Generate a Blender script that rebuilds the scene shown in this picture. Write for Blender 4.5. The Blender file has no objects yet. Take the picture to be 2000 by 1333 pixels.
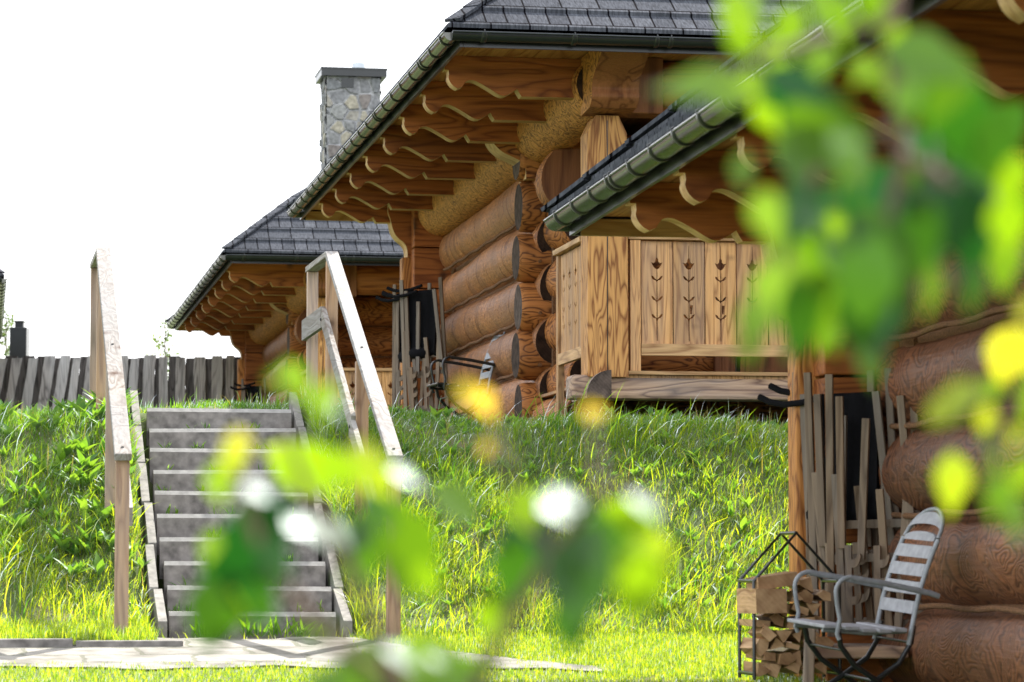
import bpy, math, random
import numpy as np
from mathutils import Vector, Matrix
from math import radians as R, sin, cos, pi

random.seed(7)
rng = np.random.default_rng(11)
sc = bpy.context.scene
col = sc.collection
F = 5900.0                       # focal length in pixels of the 2000 px wide photograph
PITCH = math.atan(433.5 / F)
CZ = 0.44
YAW = R(9.9)                     # all the cabins and the steps share one orientation

# ------------------------------------------------------------------ camera, sky, sun, exposure
cam_d = bpy.data.cameras.new('camera')
cam = bpy.data.objects.new('camera', cam_d); col.objects.link(cam)
cam_d.sensor_width = 36.0
cam_d.lens = F / 2000 * 36
cam.location = (0, 0, CZ)
cam.rotation_euler = (pi / 2 + PITCH, 0, 0)
cam_d.clip_start = 0.1; cam_d.clip_end = 3000
cam_d.dof.use_dof = True
cam_d.dof.focus_distance = 22.5
cam_d.dof.aperture_fstop = 5.0
sc.camera = cam

SUN_EL, SUN_AZ = R(46), R(27)    # azimuth measured from +Y (away from the camera) towards +X
sun_dir = Vector((sin(SUN_AZ) * cos(SUN_EL), cos(SUN_AZ) * cos(SUN_EL), sin(SUN_EL)))
w = bpy.data.worlds.new('World'); sc.world = w; w.use_nodes = True
nt = w.node_tree; nt.nodes.clear()
out = nt.nodes.new('ShaderNodeOutputWorld')
bg = nt.nodes.new('ShaderNodeBackground'); bg.inputs['Strength'].default_value = 0.15
sky = nt.nodes.new('ShaderNodeTexSky'); sky.sky_type = 'NISHITA'; sky.sun_disc = False
sky.sun_elevation = SUN_EL; sky.sun_rotation = SUN_AZ
sky.air_density = 1.0; sky.dust_density = 4.0; sky.ozone_density = 1.0
# thin bright cloud veil over the whole sky
tc = nt.nodes.new('ShaderNodeTexCoord')
mp = nt.nodes.new('ShaderNodeMapping'); mp.inputs['Scale'].default_value = (1.2, 1.2, 3.0)
nz = nt.nodes.new('ShaderNodeTexNoise'); nz.inputs['Scale'].default_value = 2.2; nz.inputs['Detail'].default_value = 6
cr = nt.nodes.new('ShaderNodeValToRGB')
cr.color_ramp.elements[0].position = 0.25; cr.color_ramp.elements[0].color = (5.4, 5.6, 6.0, 1)
cr.color_ramp.elements[1].position = 0.75; cr.color_ramp.elements[1].color = (7.2, 7.3, 7.4, 1)
mx = nt.nodes.new('ShaderNodeMixRGB'); mx.inputs['Fac'].default_value = 0.8
L = nt.links.new
L(tc.outputs['Generated'], mp.inputs['Vector']); L(mp.outputs['Vector'], nz.inputs['Vector'])
L(nz.outputs['Fac'], cr.inputs['Fac']); L(sky.outputs['Color'], mx.inputs['Color1'])
L(cr.outputs['Color'], mx.inputs['Color2']); L(mx.outputs['Color'], bg.inputs['Color'])
L(bg.outputs['Background'], out.inputs['Surface'])

sl = bpy.data.lights.new('sun', 'SUN'); sl.energy = 5.0; sl.angle = R(0.5); sl.color = (1.0, 0.95, 0.86)
so = bpy.data.objects.new('sun', sl); col.objects.link(so)
so.rotation_euler = (-sun_dir).to_track_quat('-Z', 'Y').to_euler()
so.location = (10, 20, 30)

sc.view_settings.view_transform = 'Standard'; sc.view_settings.look = 'None'
sc.view_settings.exposure = 1.35; sc.view_settings.gamma = 1.0
sc.cycles.use_denoising = True
sc.cycles.max_bounces = 8
sc.cycles.diffuse_bounces = 4
sc.cycles.transparent_max_bounces = 8

# ------------------------------------------------------------------ helpers
def at(px, py, Y):
    """world point seen at pixel px, py of the 2000x1333 photograph, Y metres away"""
    v = (666.5 - py) / F
    d = Vector(((px - 1000) / F, cos(PITCH) - v * sin(PITCH), sin(PITCH) + v * cos(PITCH)))
    return Vector((0, 0, CZ)) + d * (Y / d.y)

US = Vector((cos(YAW), sin(YAW), 0)); VS = Vector((-sin(YAW), cos(YAW), 0))

def s_of(x, y): return x * VS.x + y * VS.y
def t_of(x, y): return x * US.x + y * US.y

PROF_S = [-40, 8, 17.8, 18.3, 20.4, 20.95, 26, 36, 60, 400]
PROF_Z = [-0.9, -0.88, 0.0, 0.16, 1.36, 1.5, 1.70, 1.85, 2.05, 3.0]
def ground_z(x, y):
    s = s_of(x, y)
    z = np.interp(s, PROF_S, PROF_Z)
    b = 0.05 * np.sin(x * 1.7 + y * .9) * np.sin(y * 1.3 - x * .6) + 0.03 * np.sin(x * 4.1 + 1) * np.sin(y * 3.7)
    k = np.clip((s - 17.9) / 1.2, 0, 1) * np.clip((26 - s) / 3, 0, 1)
    t = t_of(x, y)
    z = z - .10 * np.clip((t - 2.5) / 1.0, 0, 1) * np.clip((s - 20.2) / .7, 0, 1) * np.clip((34 - s) / 4, 0, 1)
    z = z - .07 * np.clip((.9 - t) / .3, 0, 1) * np.clip((s - 20.2) / .7, 0, 1) * np.clip((34 - s) / 4, 0, 1)
    dip = np.clip((t - .98) / .06, 0, 1) * np.clip((2.18 - t) / .06, 0, 1) * np.clip((s - 17.75) / .1, 0, 1) * np.clip((21.15 - s) / .1, 0, 1)
    return z + b * k - .32 * dip

class M:
    def __init__(self): self.v = []; self.f = []; self.mi = []; self.sm = []
    def add(self, vs, fs, mi=0, sm=False):
        o = len(self.v)
        self.v += [tuple(p) for p in vs]
        for f in fs:
            self.f.append(tuple(i + o for i in f)); self.mi.append(mi); self.sm.append(sm)
        return self
    def box(self, a, b, mi=0):
        (x0, y0, z0), (x1, y1, z1) = a, b
        return self.add([(x0,y0,z0),(x1,y0,z0),(x1,y1,z0),(x0,y1,z0),(x0,y0,z1),(x1,y0,z1),(x1,y1,z1),(x0,y1,z1)],
                 [(0,3,2,1),(4,5,6,7),(0,1,5,4),(1,2,6,5),(2,3,7,6),(3,0,4,7)], mi)
    def bar(self, p, q, wd, th, up=(0,0,1), mi=0):
        p = Vector(p); q = Vector(q); d = (q - p).normalized()
        s = d.cross(Vector(up))
        if s.length < 1e-4: s = d.cross(Vector((0, 1, 0)))
        s.normalize(); n = s.cross(d)
        s *= wd / 2; n *= th / 2
        vs = [p - s - n, p + s - n, p + s + n, p - s + n, q - s - n, q + s - n, q + s + n, q - s + n]
        return self.add(vs, [(0,1,2,3),(7,6,5,4),(0,4,5,1),(1,5,6,2),(2,6,7,3),(3,7,4,0)], mi)
    def tube(self, pts, r, n=10, mi=0, cap=True, squash=1.0):
        pts = [Vector(p) for p in pts]; k = len(pts)
        rs = r if isinstance(r, (list, tuple)) else [r] * k
        ref = None; vs = []
        for i in range(k):
            d = (pts[min(i + 1, k - 1)] - pts[max(i - 1, 0)]).normalized()
            if ref is None:
                ref = d.cross(Vector((0.13, 0.21, 1))).normalized()
            ref = (ref - d * ref.dot(d)).normalized(); b = d.cross(ref)
            for j in range(n):
                a = 2 * pi * j / n
                vs.append(pts[i] + (ref * cos(a) + b * sin(a) * squash) * rs[i])
        fs = [(i*n+j, i*n+(j+1)%n, (i+1)*n+(j+1)%n, (i+1)*n+j) for i in range(k-1) for j in range(n)]
        self.add(vs, fs, mi, True)
        if cap:
            self.add(vs[:n], [tuple(range(n))[::-1]], mi); self.add(vs[-n:], [tuple(range(n))], mi)
        return self
    def prism(self, poly, axis, lo, hi, mi=0, mi_side=None):
        """poly: 2-D outline; axis 'y': (x,z) outline extruded along y; 'x': (y,z); 'z': (x,y)"""
        def p3(p, t):
            return {'y': (p[0], t, p[1]), 'x': (t, p[0], p[1]), 'z': (p[0], p[1], t)}[axis]
        n = len(poly)
        vs = [p3(p, lo) for p in poly] + [p3(p, hi) for p in poly]
        self.add(vs, [tuple(range(n)), tuple(range(2*n-1, n-1, -1))], mi)
        self.add(vs, [(i, i+n, (i+1)%n+n, (i+1)%n) for i in range(n)], mi if mi_side is None else mi_side)
        return self
    def build(self, name, mats, parent=None, bevel=0):
        me = bpy.data.meshes.new(name)
        me.from_pydata(self.v, [], self.f)
        mats = mats if isinstance(mats, (list, tuple)) else [mats]
        for m in mats: me.materials.append(m)
        me.polygons.foreach_set('material_index', self.mi)
        me.polygons.foreach_set('use_smooth', self.sm)
        me.validate()
        o = bpy.data.objects.new(name, me); col.objects.link(o)
        if parent is not None: o.parent = parent
        if bevel:
            b = o.modifiers.new('bevel', 'BEVEL'); b.width = bevel; b.segments = 2; b.limit_method = 'ANGLE'
        return o

def tag(o, label=None, cat=None, group=None, kind=None):
    if label: o['label'] = label
    if cat: o['category'] = cat
    if group: o['group'] = group
    if kind: o['kind'] = kind
    return o
def empty(name, loc=(0,0,0), rz=0, **k):
    o = bpy.data.objects.new(name, None); col.objects.link(o)
    o.location = loc; o.rotation_euler = (0, 0, rz); o.empty_display_size = .2
    return tag(o, **k)
def copy_tree(o, parent=None):
    c = o.copy(); col.objects.link(c); c.parent = parent
    for ch in list(o.children): copy_tree(ch, c)
    return c

# ------------------------------------------------------------------ materials
def new_mat(name):
    m = bpy.data.materials.new(name); m.use_nodes = True
    n = m.node_tree; b = n.nodes['Principled BSDF']
    return m, n, b
def node(n, t, **k):
    x = n.nodes.new(t)
    for a, v in k.items():
        if a in x.inputs: x.inputs[a].default_value = v
        else: setattr(x, a, v)
    return x
def coords(n, scale, rnd=True):
    tc = node(n, 'ShaderNodeTexCoord')
    mp = node(n, 'ShaderNodeMapping'); mp.inputs['Scale'].default_value = scale
    if rnd:
        oi = node(n, 'ShaderNodeObjectInfo')
        mu = node(n, 'ShaderNodeMath', operation='MULTIPLY'); mu.inputs[1].default_value = 37.0
        ad = node(n, 'ShaderNodeVectorMath', operation='ADD')
        n.links.new(oi.outputs['Random'], mu.inputs[0])
        n.links.new(tc.outputs['Object'], ad.inputs[0]); n.links.new(mu.outputs[0], ad.inputs[1])
        n.links.new(ad.outputs[0], mp.inputs['Vector'])
    else:
        n.links.new(tc.outputs['Object'], mp.inputs['Vector'])
    return mp.outputs['Vector']
def ramp(n, fac, stops):
    r = node(n, 'ShaderNodeValToRGB'); e = r.color_ramp.elements
    while len(e) > 1: e.remove(e[0])
    e[0].position = stops[0][0]; e[0].color = (*stops[0][1], 1)
    for p, c in stops[1:]:
        q = e.new(p); q.color = (*c, 1)
    n.links.new(fac, r.inputs['Fac']); return r.outputs['Color']
def mixc(n, fac, a, b, mode='MIX'):
    m = node(n, 'ShaderNodeMixRGB', blend_type=mode)
    for s, v in (('Fac', fac), ('Color1', a), ('Color2', b)):
        if hasattr(v, 'links'): n.links.new(v, m.inputs[s])
        elif isinstance(v, tuple): m.inputs[s].default_value = (*v, 1)
        else: m.inputs[s].default_value = v
    return m.outputs['Color']
def math_(n, op, a, b=0.0):
    m = node(n, 'ShaderNodeMath', operation=op)
    for i, v in enumerate((a, b)):
        if hasattr(v, 'links'): n.links.new(v, m.inputs[i])
        else: m.inputs[i].default_value = v
    return m.outputs[0]
def bump(n, b, h, strength=.3, dist=.01):
    u = node(n, 'ShaderNodeBump'); u.inputs['Strength'].default_value = strength; u.inputs['Distance'].default_value = dist
    n.links.new(h, u.inputs['Height']); n.links.new(u.outputs['Normal'], b.inputs['Normal'])

def wood(name, light, dark, axis, freq=3.0, rings=16, stretch=.25, rough=.6, line=.55, weather=None, wamt=.4, spec=.3, tint=.25, knots=0.0, wrinkle=0):
    """spruce with contour-like growth lines; axis is the direction of the grain"""
    m, n, b = new_mat(name)
    sc3 = [1, 1, 1]; sc3[axis] = stretch
    v = coords(n, tuple(sc3))
    nz = node(n, 'ShaderNodeTexNoise'); nz.inputs['Scale'].default_value = freq; nz.inputs['Detail'].default_value = 2.5
    nz.inputs['Roughness'].default_value = .45; nz.inputs['Distortion'].default_value = .5
    n.links.new(v, nz.inputs['Vector'])
    k = math_(n, 'MULTIPLY', nz.outputs['Fac'], float(rings))
    f = math_(n, 'PINGPONG', k, .5); f = math_(n, 'MULTIPLY', f, 2.0)
    g = ramp(n, f, [(0.0, dark), (0.28, tuple(d + (l - d) * .55 for d, l in zip(dark, light))), (line, light), (1.0, tuple(min(1, l * 1.08) for l in light))])
    # broad tone changes
    n2 = node(n, 'ShaderNodeTexNoise'); n2.inputs['Scale'].default_value = 1.3; n2.inputs['Detail'].default_value = 3
    n.links.new(v, n2.inputs['Vector'])
    t = ramp(n, n2.outputs['Fac'], [(.3, (1 - tint,) * 3), (.7, (1 + tint * .3,) * 3)])
    c = mixc(n, 1.0, g, t, 'MULTIPLY')
    # fine fibre
    sc4 = [60, 60, 60]; sc4[axis] = 4
    vf = coords(n, tuple(sc4))
    n3 = node(n, 'ShaderNodeTexNoise'); n3.inputs['Scale'].default_value = 1.0; n3.inputs['Detail'].default_value = 3
    n.links.new(vf, n3.inputs['Vector'])
    t3 = ramp(n, n3.outputs['Fac'], [(.3, (.78, .76, .74)), (.65, (1.06, 1.06, 1.06))])
    c = mixc(n, .8, c, mixc(n, 1.0, c, t3, 'MULTIPLY'))
    if weather:
        n4 = node(n, 'ShaderNodeTexNoise'); n4.inputs['Scale'].default_value = 2.3; n4.inputs['Detail'].default_value = 5
        n4.inputs['Roughness'].default_value = .65
        n.links.new(v, n4.inputs['Vector'])
        wf = ramp(n, n4.outputs['Fac'], [(.5 - wamt * .35, (0, 0, 0)), (.72 - wamt * .2, (wamt + .3,) * 3)])
        c = mixc(n, wf, c, weather)
    if knots:
        vk = coords(n, tuple(q * (1 if i_ != axis else 1.6) for i_, q in enumerate((1, 1, 1))))
        vo = node(n, 'ShaderNodeTexVoronoi'); vo.inputs['Scale'].default_value = knots
        n.links.new(vk, vo.inputs['Vector'])
        kf = ramp(n, vo.outputs['Distance'], [(.05, (.85,) * 3), (.13, (.25,) * 3), (.20, (0, 0, 0))])
        c = mixc(n, kf, c, (.07, .03, .015))
    # every piece its own tone
    oi = node(n, 'ShaderNodeObjectInfo')
    rr = ramp(n, oi.outputs['Random'], [(0, (.82, .8, .78)), (1, (1.1, 1.1, 1.1))])
    c = mixc(n, 1.0, c, rr, 'MULTIPLY')
    n.links.new(c, b.inputs['Base Color'])
    b.inputs['Roughness'].default_value = rough; b.inputs['Specular IOR Level'].default_value = spec
    hh = math_(n, 'ADD', math_(n, 'MULTIPLY', f, .6), n3.outputs['Fac'])
    if wrinkle:
        s5 = [1.2, 1.2, 1.2]; s5[axis] = 7
        nw = node(n, 'ShaderNodeTexNoise'); nw.inputs['Scale'].default_value = 1.0; nw.inputs['Detail'].default_value = 3; nw.inputs['Distortion'].default_value = .8
        n.links.new(coords(n, tuple(s5)), nw.inputs['Vector'])
        wf_ = ramp(n, nw.outputs['Fac'], [(.36, (0, 0, 0)), (.44, (1, 1, 1))])
        hh = math_(n, 'ADD', hh, math_(n, 'MULTIPLY', wf_, float(wrinkle)))
        c2_ = mixc(n, wf_, mixc(n, 1.0, c, (.62, .55, .5), 'MULTIPLY'), c)
        n.links.new(c2_, b.inputs['Base Color'])
    bump(n, b, hh, .45, .008)
    return m

def endgrain(name, light, dark):
    m, n, b = new_mat(name)
    v = coords(n, (1, 1, 1))
    nz = node(n, 'ShaderNodeTexNoise'); nz.inputs['Scale'].default_value = 14; nz.inputs['Detail'].default_value = 6
    n.links.new(v, nz.inputs['Vector'])
    wv = node(n, 'ShaderNodeTexWave', wave_type='RINGS', rings_direction='SPHERICAL'); wv.inputs['Scale'].default_value = 18
    wv.inputs['Distortion'].default_value = 3
    n.links.new(v, wv.inputs['Vector'])
    f = math_(n, 'ADD', math_(n, 'MULTIPLY', nz.outputs['Fac'], .94), math_(n, 'MULTIPLY', wv.outputs['Fac'], .06))
    c = ramp(n, f, [(.25, dark), (.75, light)])
    oi = node(n, 'ShaderNodeObjectInfo')
    c = mixc(n, 1.0, c, ramp(n, oi.outputs['Random'], [(0, (.55, .5, .46)), (1, (1.1, 1.1, 1.1))]), 'MULTIPLY')
    n.links.new(c, b.inputs['Base Color']); b.inputs['Roughness'].default_value = .9; b.inputs['Specular IOR Level'].default_value = .1
    bump(n, b, f, .4, .01)
    return m

def plain(name, colr, rough=.5, metal=0.0, var=.15, spec=.5, nscale=8, bmp=.15, coat=0):
    m, n, b = new_mat(name)
    v = coords(n, (1, 1, 1))
    nz = node(n, 'ShaderNodeTexNoise'); nz.inputs['Scale'].default_value = nscale; nz.inputs['Detail'].default_value = 6
    n.links.new(v, nz.inputs['Vector'])
    c = ramp(n, nz.outputs['Fac'], [(.3, tuple(x * (1 - var) for x in colr)), (.7, tuple(min(1, x * (1 + var)) for x in colr))])
    n.links.new(c, b.inputs['Base Color'])
    b.inputs['Roughness'].default_value = rough; b.inputs['Metallic'].default_value = metal
    b.inputs['Specular IOR Level'].default_value = spec
    b.inputs['Coat Weight'].default_value = coat
    if bmp: bump(n, b, nz.outputs['Fac'], bmp, .006)
    return m

ORL, ORD = (.52, .235, .075), (.165, .05, .014)       # oiled spruce
W = {}
for ax, nm in enumerate('xyz'):
    W['log_' + nm] = wood('oiled log ' + nm, (.50, .20, .055), (.10, .03, .01), ax, freq=4.2, rings=15, stretch=.4, tint=.3)
    W['beam_' + nm] = wood('oiled beam ' + nm, (.40, .135, .034), (.21, .06, .015), ax, freq=3.8, rings=10, stretch=.14, tint=.2, knots=1.6)
W['log_bright'] = wood('bright peeled log', (.62, .28, .075), (.16, .052, .012), 1, freq=8, rings=8, stretch=.7, tint=.12)
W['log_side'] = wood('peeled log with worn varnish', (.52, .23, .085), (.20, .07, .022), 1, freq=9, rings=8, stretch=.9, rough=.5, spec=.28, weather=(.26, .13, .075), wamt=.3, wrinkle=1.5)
W['log_near'] = wood('varnished log with painted shade', (.25, .10, .045), (.07, .024, .012), 1, freq=3.4, rings=20, stretch=.7, rough=.5, spec=.25, weather=(.13, .075, .05), wamt=.3)  # shade on the nearest wall is put into the log colour
W['rear_post'] = wood('oiled rear post', (.62, .27, .075), (.25, .085, .02), 2, freq=5, rings=12, stretch=.2, knots=2.2)
W['cut'] = wood('pale sawn edge', (.66, .43, .20), (.50, .28, .11), 0, freq=3, rings=6, stretch=.3)
W['soffit'] = wood('soffit boards', (.55, .27, .10), (.36, .14, .045), 1, freq=3, rings=9, stretch=.1)
W['post'] = wood('porch post', (.70, .37, .125), (.27, .10, .028), 2, freq=7.0, rings=13, stretch=.13)
W['panel'] = wood('railing board', (.70, .39, .155), (.40, .19, .065), 2, freq=7.5, rings=9, stretch=.10, knots=3.2, weather=(.23, .19, .17), wamt=.25)
W['railx'] = wood('railing rail', (.62, .39, .19), (.40, .22, .10), 0, freq=4, rings=10, stretch=.1)
W['raily'] = wood('railing side rail', (.62, .39, .19), (.40, .22, .10), 1, freq=4, rings=10, stretch=.1)
W['deckbeam'] = wood('weathered deck beam', (.52, .34, .22), (.17, .09, .06), 0, freq=4, rings=12, stretch=.2, weather=(.24, .22, .21), wamt=.4)
W['hand'] = wood('weathered handrail timber', knots=2.5, light=(.35, .33, .31), dark=(.23, .19, .16), axis=1, freq=7, rings=9, stretch=.1, rough=.9, spec=.1, weather=(.28, .28, .285), wamt=.45, tint=.25)
W['handpost'] = wood('handrail post', (.56, .33, .17), (.33, .16, .07), 2, knots=2.5, freq=7, rings=9, stretch=.10, weather=(.36, .33, .31), wamt=.4)
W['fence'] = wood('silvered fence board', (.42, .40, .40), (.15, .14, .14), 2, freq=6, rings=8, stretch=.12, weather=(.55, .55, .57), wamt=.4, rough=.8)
W['fence_shade'] = wood('fence board with painted shade', (.11, .10, .10), (.04, .036, .036), 2, freq=6, rings=8, stretch=.12, rough=.9)  # back boards coloured dark to imitate the shade between the front ones
W['stick'] = wood('grey deck chair lath', (.27, .19, .125), (.14, .09, .055), 2, freq=6, rings=7, stretch=.1, weather=(.20, .185, .17), wamt=.4)
W['fire'] = wood('split firewood', (.50, .31, .16), (.30, .16, .075), 1, freq=8, rings=6, stretch=.3)
W['bark_dark'] = plain('dark old timber', (.045, .03, .022), .9, nscale=12, var=.4, bmp=.3)
W['bark'] = plain('bark', (.10, .06, .04), .9, nscale=25, var=.5, bmp=.6)
W['door'] = wood('door boards', (.30, .12, .045), (.16, .055, .02), 2, freq=3, rings=8, stretch=.1)
END = endgrain('dark log end', (.085, .05, .035), (.018, .012, .01))
END2 = endgrain('grey log end', (.16, .12, .10), (.035, .028, .025))
ENDP = endgrain('pale firewood end', (.60, .40, .23), (.30, .17, .09))
BLACK = plain('black coated metal', (.012, .014, .015), .28, 0, spec=.6, bmp=.02)
GUT = plain('gutter metal', (.12, .12, .108), .22, 1.0, var=.12, nscale=5, bmp=.04)
DGUT = plain('dark gutter metal', (.035, .04, .042), .3, .6, bmp=.02)
FABRIC = plain('black fabric', (.007, .007, .009), .95, 0, spec=.15, nscale=40, bmp=.3)
CONC = plain('concrete', (.20, .185, .175), .9, var=.45, nscale=14, bmp=.5)
CONCL = plain('concrete edge painted sunlit', (.30, .29, .275), .85, var=.2, nscale=22, bmp=.3)  # paler colour stands for sunlight catching the step edges
CONCS = plain('rough kerb concrete', (.19, .18, .165), .9, var=.35, nscale=18, bmp=.4)
GREYP = plain('grey painted chair', (.25, .265, .29), .45, var=.18, nscale=30, bmp=.2)
GREYS = plain('grey weathered slat', (.31, .31, .335), .6, var=.2, nscale=25, bmp=.3)
CHINK = plain('wood wool chinking', (.16, .075, .03), .95, nscale=80, var=.6, bmp=1)
GREYR = plain('galvanised chimney pipe', (.42, .45, .48), .4, .8, bmp=0)

def roof_mat(name, ix, iy, rw, rh):
    m, n, b = new_mat(name)
    tc = node(n, 'ShaderNodeTexCoord'); sp = node(n, 'ShaderNodeSeparateXYZ'); cb = node(n, 'ShaderNodeCombineXYZ')
    n.links.new(tc.outputs['Object'], sp.inputs[0])
    n.links.new(sp.outputs[ix], cb.inputs[0]); n.links.new(sp.outputs[iy], cb.inputs[1])
    br = node(n, 'ShaderNodeTexBrick'); br.inputs['Scale'].default_value = 1.0
    br.inputs['Brick Width'].default_value = rw; br.inputs['Row Height'].default_value = rh
    br.inputs['Mortar Size'].default_value = .008; br.inputs['Mortar Smooth'].default_value = .3
    br.inputs['Color1'].default_value = (.052, .056, .067, 1); br.inputs['Color2'].default_value = (.082, .087, .101, 1)
    br.inputs['Mortar'].default_value = (.006, .006, .008, 1); br.offset = .37; br.squash = .55; br.squash_frequency = 2
    n.links.new(cb.outputs[0], br.inputs['Vector'])
    mp = node(n, 'ShaderNodeMapping'); s = [14, 14, 14]; s[ix] = 70; mp.inputs['Scale'].default_value = s
    n.links.new(tc.outputs['Object'], mp.inputs['Vector'])
    nz = node(n, 'ShaderNodeTexNoise'); nz.inputs['Scale'].default_value = 1; nz.inputs['Detail'].default_value = 4
    n.links.new(mp.outputs[0], nz.inputs['Vector'])
    c = mixc(n, 1.0, br.outputs['Color'], ramp(n, nz.outputs['Fac'], [(.3, (.6, .6, .6)), (.7, (1.35, 1.35, 1.35))]), 'MULTIPLY')
    n.links.new(c, b.inputs['Base Color']); b.inputs['Roughness'].default_value = 1.0; b.inputs['Specular IOR Level'].default_value = .02
    h = math_(n, 'SUBTRACT', math_(n, 'MULTIPLY', nz.outputs['Fac'], .5), math_(n, 'MULTIPLY', br.outputs['Fac'], 1.2))
    bump(n, b, h, .8, .012)
    return m
ROOF_F = roof_mat('roof shingles front', 0, 1, .30, .23)
ROOF_S = roof_mat('roof shingles side', 1, 2, .30, .184)

def leaf_mat(name, c1, c2, trans=.5, gloss=.25, rough=.35):
    m = bpy.data.materials.new(name); m.use_nodes = True; n = m.node_tree; n.nodes.clear()
    o = node(n, 'ShaderNodeOutputMaterial')
    at_ = node(n, 'ShaderNodeAttribute', attribute_name='var')
    c = ramp(n, at_.outputs['Fac'], [(0, c1), (1, c2)])
    d = node(n, 'ShaderNodeBsdfDiffuse'); t = node(n, 'ShaderNodeBsdfTranslucent'); g = node(n, 'ShaderNodeBsdfGlossy')
    g.inputs['Roughness'].default_value = rough; g.inputs['Color'].default_value = (.9, .95, 1, 1)
    tcol = mixc(n, 1.0, c, (2.2, 2.0, .55), 'MULTIPLY')
    n.links.new(c, d.inputs['Color']); n.links.new(tcol, t.inputs['Color'])
    a = node(n, 'ShaderNodeMixShader'); a.inputs[0].default_value = trans
    n.links.new(d.outputs[0], a.inputs[1]); n.links.new(t.outputs[0], a.inputs[2])
    fr = node(n, 'ShaderNodeFresnel'); fr.inputs['IOR'].default_value = 1.45
    ff = math_(n, 'MULTIPLY', fr.outputs[0], gloss * 2)
    e = node(n, 'ShaderNodeMixShader'); n.links.new(ff, e.inputs[0])
    n.links.new(a.outputs[0], e.inputs[1]); n.links.new(g.outputs[0], e.inputs[2])
    n.links.new(e.outputs[0], o.inputs['Surface'])
    return m
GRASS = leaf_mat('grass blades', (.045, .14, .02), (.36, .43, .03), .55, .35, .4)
DRY = leaf_mat('straw blades', (.30, .25, .11), (.42, .36, .18), .3, .2, .5)
WEED = leaf_mat('weed leaves', (.06, .16, .03), (.15, .27, .04), .55, .15, .5)
LEAF = leaf_mat('tree leaves', (.004, .040, .006), (.12, .22, .006), .5, .32, .36)  # dark end of the ramp paints leaves that lie in shade
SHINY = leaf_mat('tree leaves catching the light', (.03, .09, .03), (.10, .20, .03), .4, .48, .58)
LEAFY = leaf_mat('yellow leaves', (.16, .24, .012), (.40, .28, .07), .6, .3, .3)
CROWN = leaf_mat('far tree leaves', (.06, .11, .03), (.12, .18, .05), .4, .2, .5)

def ground_mat():
    m, n, b = new_mat('soil and turf')
    v = coords(n, (1, 1, 1), False)
    a = node(n, 'ShaderNodeTexNoise'); a.inputs['Scale'].default_value = 3; a.inputs['Detail'].default_value = 8
    n.links.new(v, a.inputs['Vector'])
    c = ramp(n, a.outputs['Fac'], [(.35, (.05, .075, .02)), (.55, (.07, .10, .025)), (.7, (.11, .095, .05))])
    n.links.new(c, b.inputs['Base Color']); b.inputs['Roughness'].default_value = 1
    bump(n, b, a.outputs['Fac'], .6, .05)
    return m
GROUND = ground_mat()
def pave_mat():
    m, n, b = new_mat('pale path slabs')
    v = coords(n, (1, 1, 1), False)
    mp = node(n, 'ShaderNodeMapping'); mp.inputs['Rotation'].default_value = (0, 0, -YAW); n.links.new(v, mp.inputs['Vector'])
    br = node(n, 'ShaderNodeTexBrick'); br.inputs['Scale'].default_value = 1; br.inputs['Brick Width'].default_value = .62; br.inputs['Row Height'].default_value = .34
    br.inputs['Mortar Size'].default_value = .014; br.inputs['Color1'].default_value = (.17, .16, .145, 1); br.inputs['Color2'].default_value = (.23, .215, .195, 1); br.inputs['Mortar'].default_value = (.11, .11, .08, 1)
    nz = node(n, 'ShaderNodeTexNoise'); nz.inputs['Scale'].default_value = 5; nz.inputs['Detail'].default_value = 8
    n.links.new(v, nz.inputs['Vector'])
    dd = node(n, 'ShaderNodeVectorMath', operation='SCALE'); n.links.new(nz.outputs['Color'], dd.inputs[0]); dd.inputs['Scale'].default_value = .16
    ad = node(n, 'ShaderNodeVectorMath', operation='ADD'); n.links.new(mp.outputs[0], ad.inputs[0]); n.links.new(dd.outputs[0], ad.inputs[1]); n.links.new(ad.outputs[0], br.inputs['Vector'])
    c = mixc(n, 1.0, br.outputs['Color'], ramp(n, nz.outputs['Fac'], [(.35, (.55, .55, .5)), (.6, (1.2, 1.2, 1.2))]), 'MULTIPLY')
    n.links.new(c, b.inputs['Base Color']); b.inputs['Roughness'].default_value = .9
    bump(n, b, math_(n, 'SUBTRACT', nz.outputs['Fac'], br.outputs['Fac']), .6, .02); return m
PAVE = pave_mat()

# ------------------------------------------------------------------ ground
def grid_sheet(name, xs, ys, dz, mat, zf=None):
    X, Y = np.meshgrid(xs, ys); Z = (zf or ground_z)(X, Y) + dz
    v = np.stack([X.ravel(), Y.ravel(), Z.ravel()], 1)
    nx, ny = len(xs), len(ys); f = []
    for j in range(ny - 1):
        for i in range(nx - 1):
            a = j * nx + i; f.append((a, a + 1, a + nx + 1, a + nx))
    m = M(); m.v = [tuple(p) for p in v]; m.f = f; m.mi = [0] * len(f); m.sm = [True] * len(f)
    return m.build(name, mat)
xs = np.concatenate([np.array([-900, -300, -120, -60, -30, -15]), np.linspace(-9, 9, 221), np.array([12, 16, 25, 40, 80, 200, 900])])
ys = np.concatenate([np.array([-300, -60, -15, -5, 0, 4, 8, 11]), np.linspace(12, 30, 221), np.array([33, 37, 42, 48, 55, 65, 90, 200, 900])])
tag(grid_sheet('ground', xs, ys, 0.0, GROUND), 'grassy ground and embankment', kind='structure')

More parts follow.
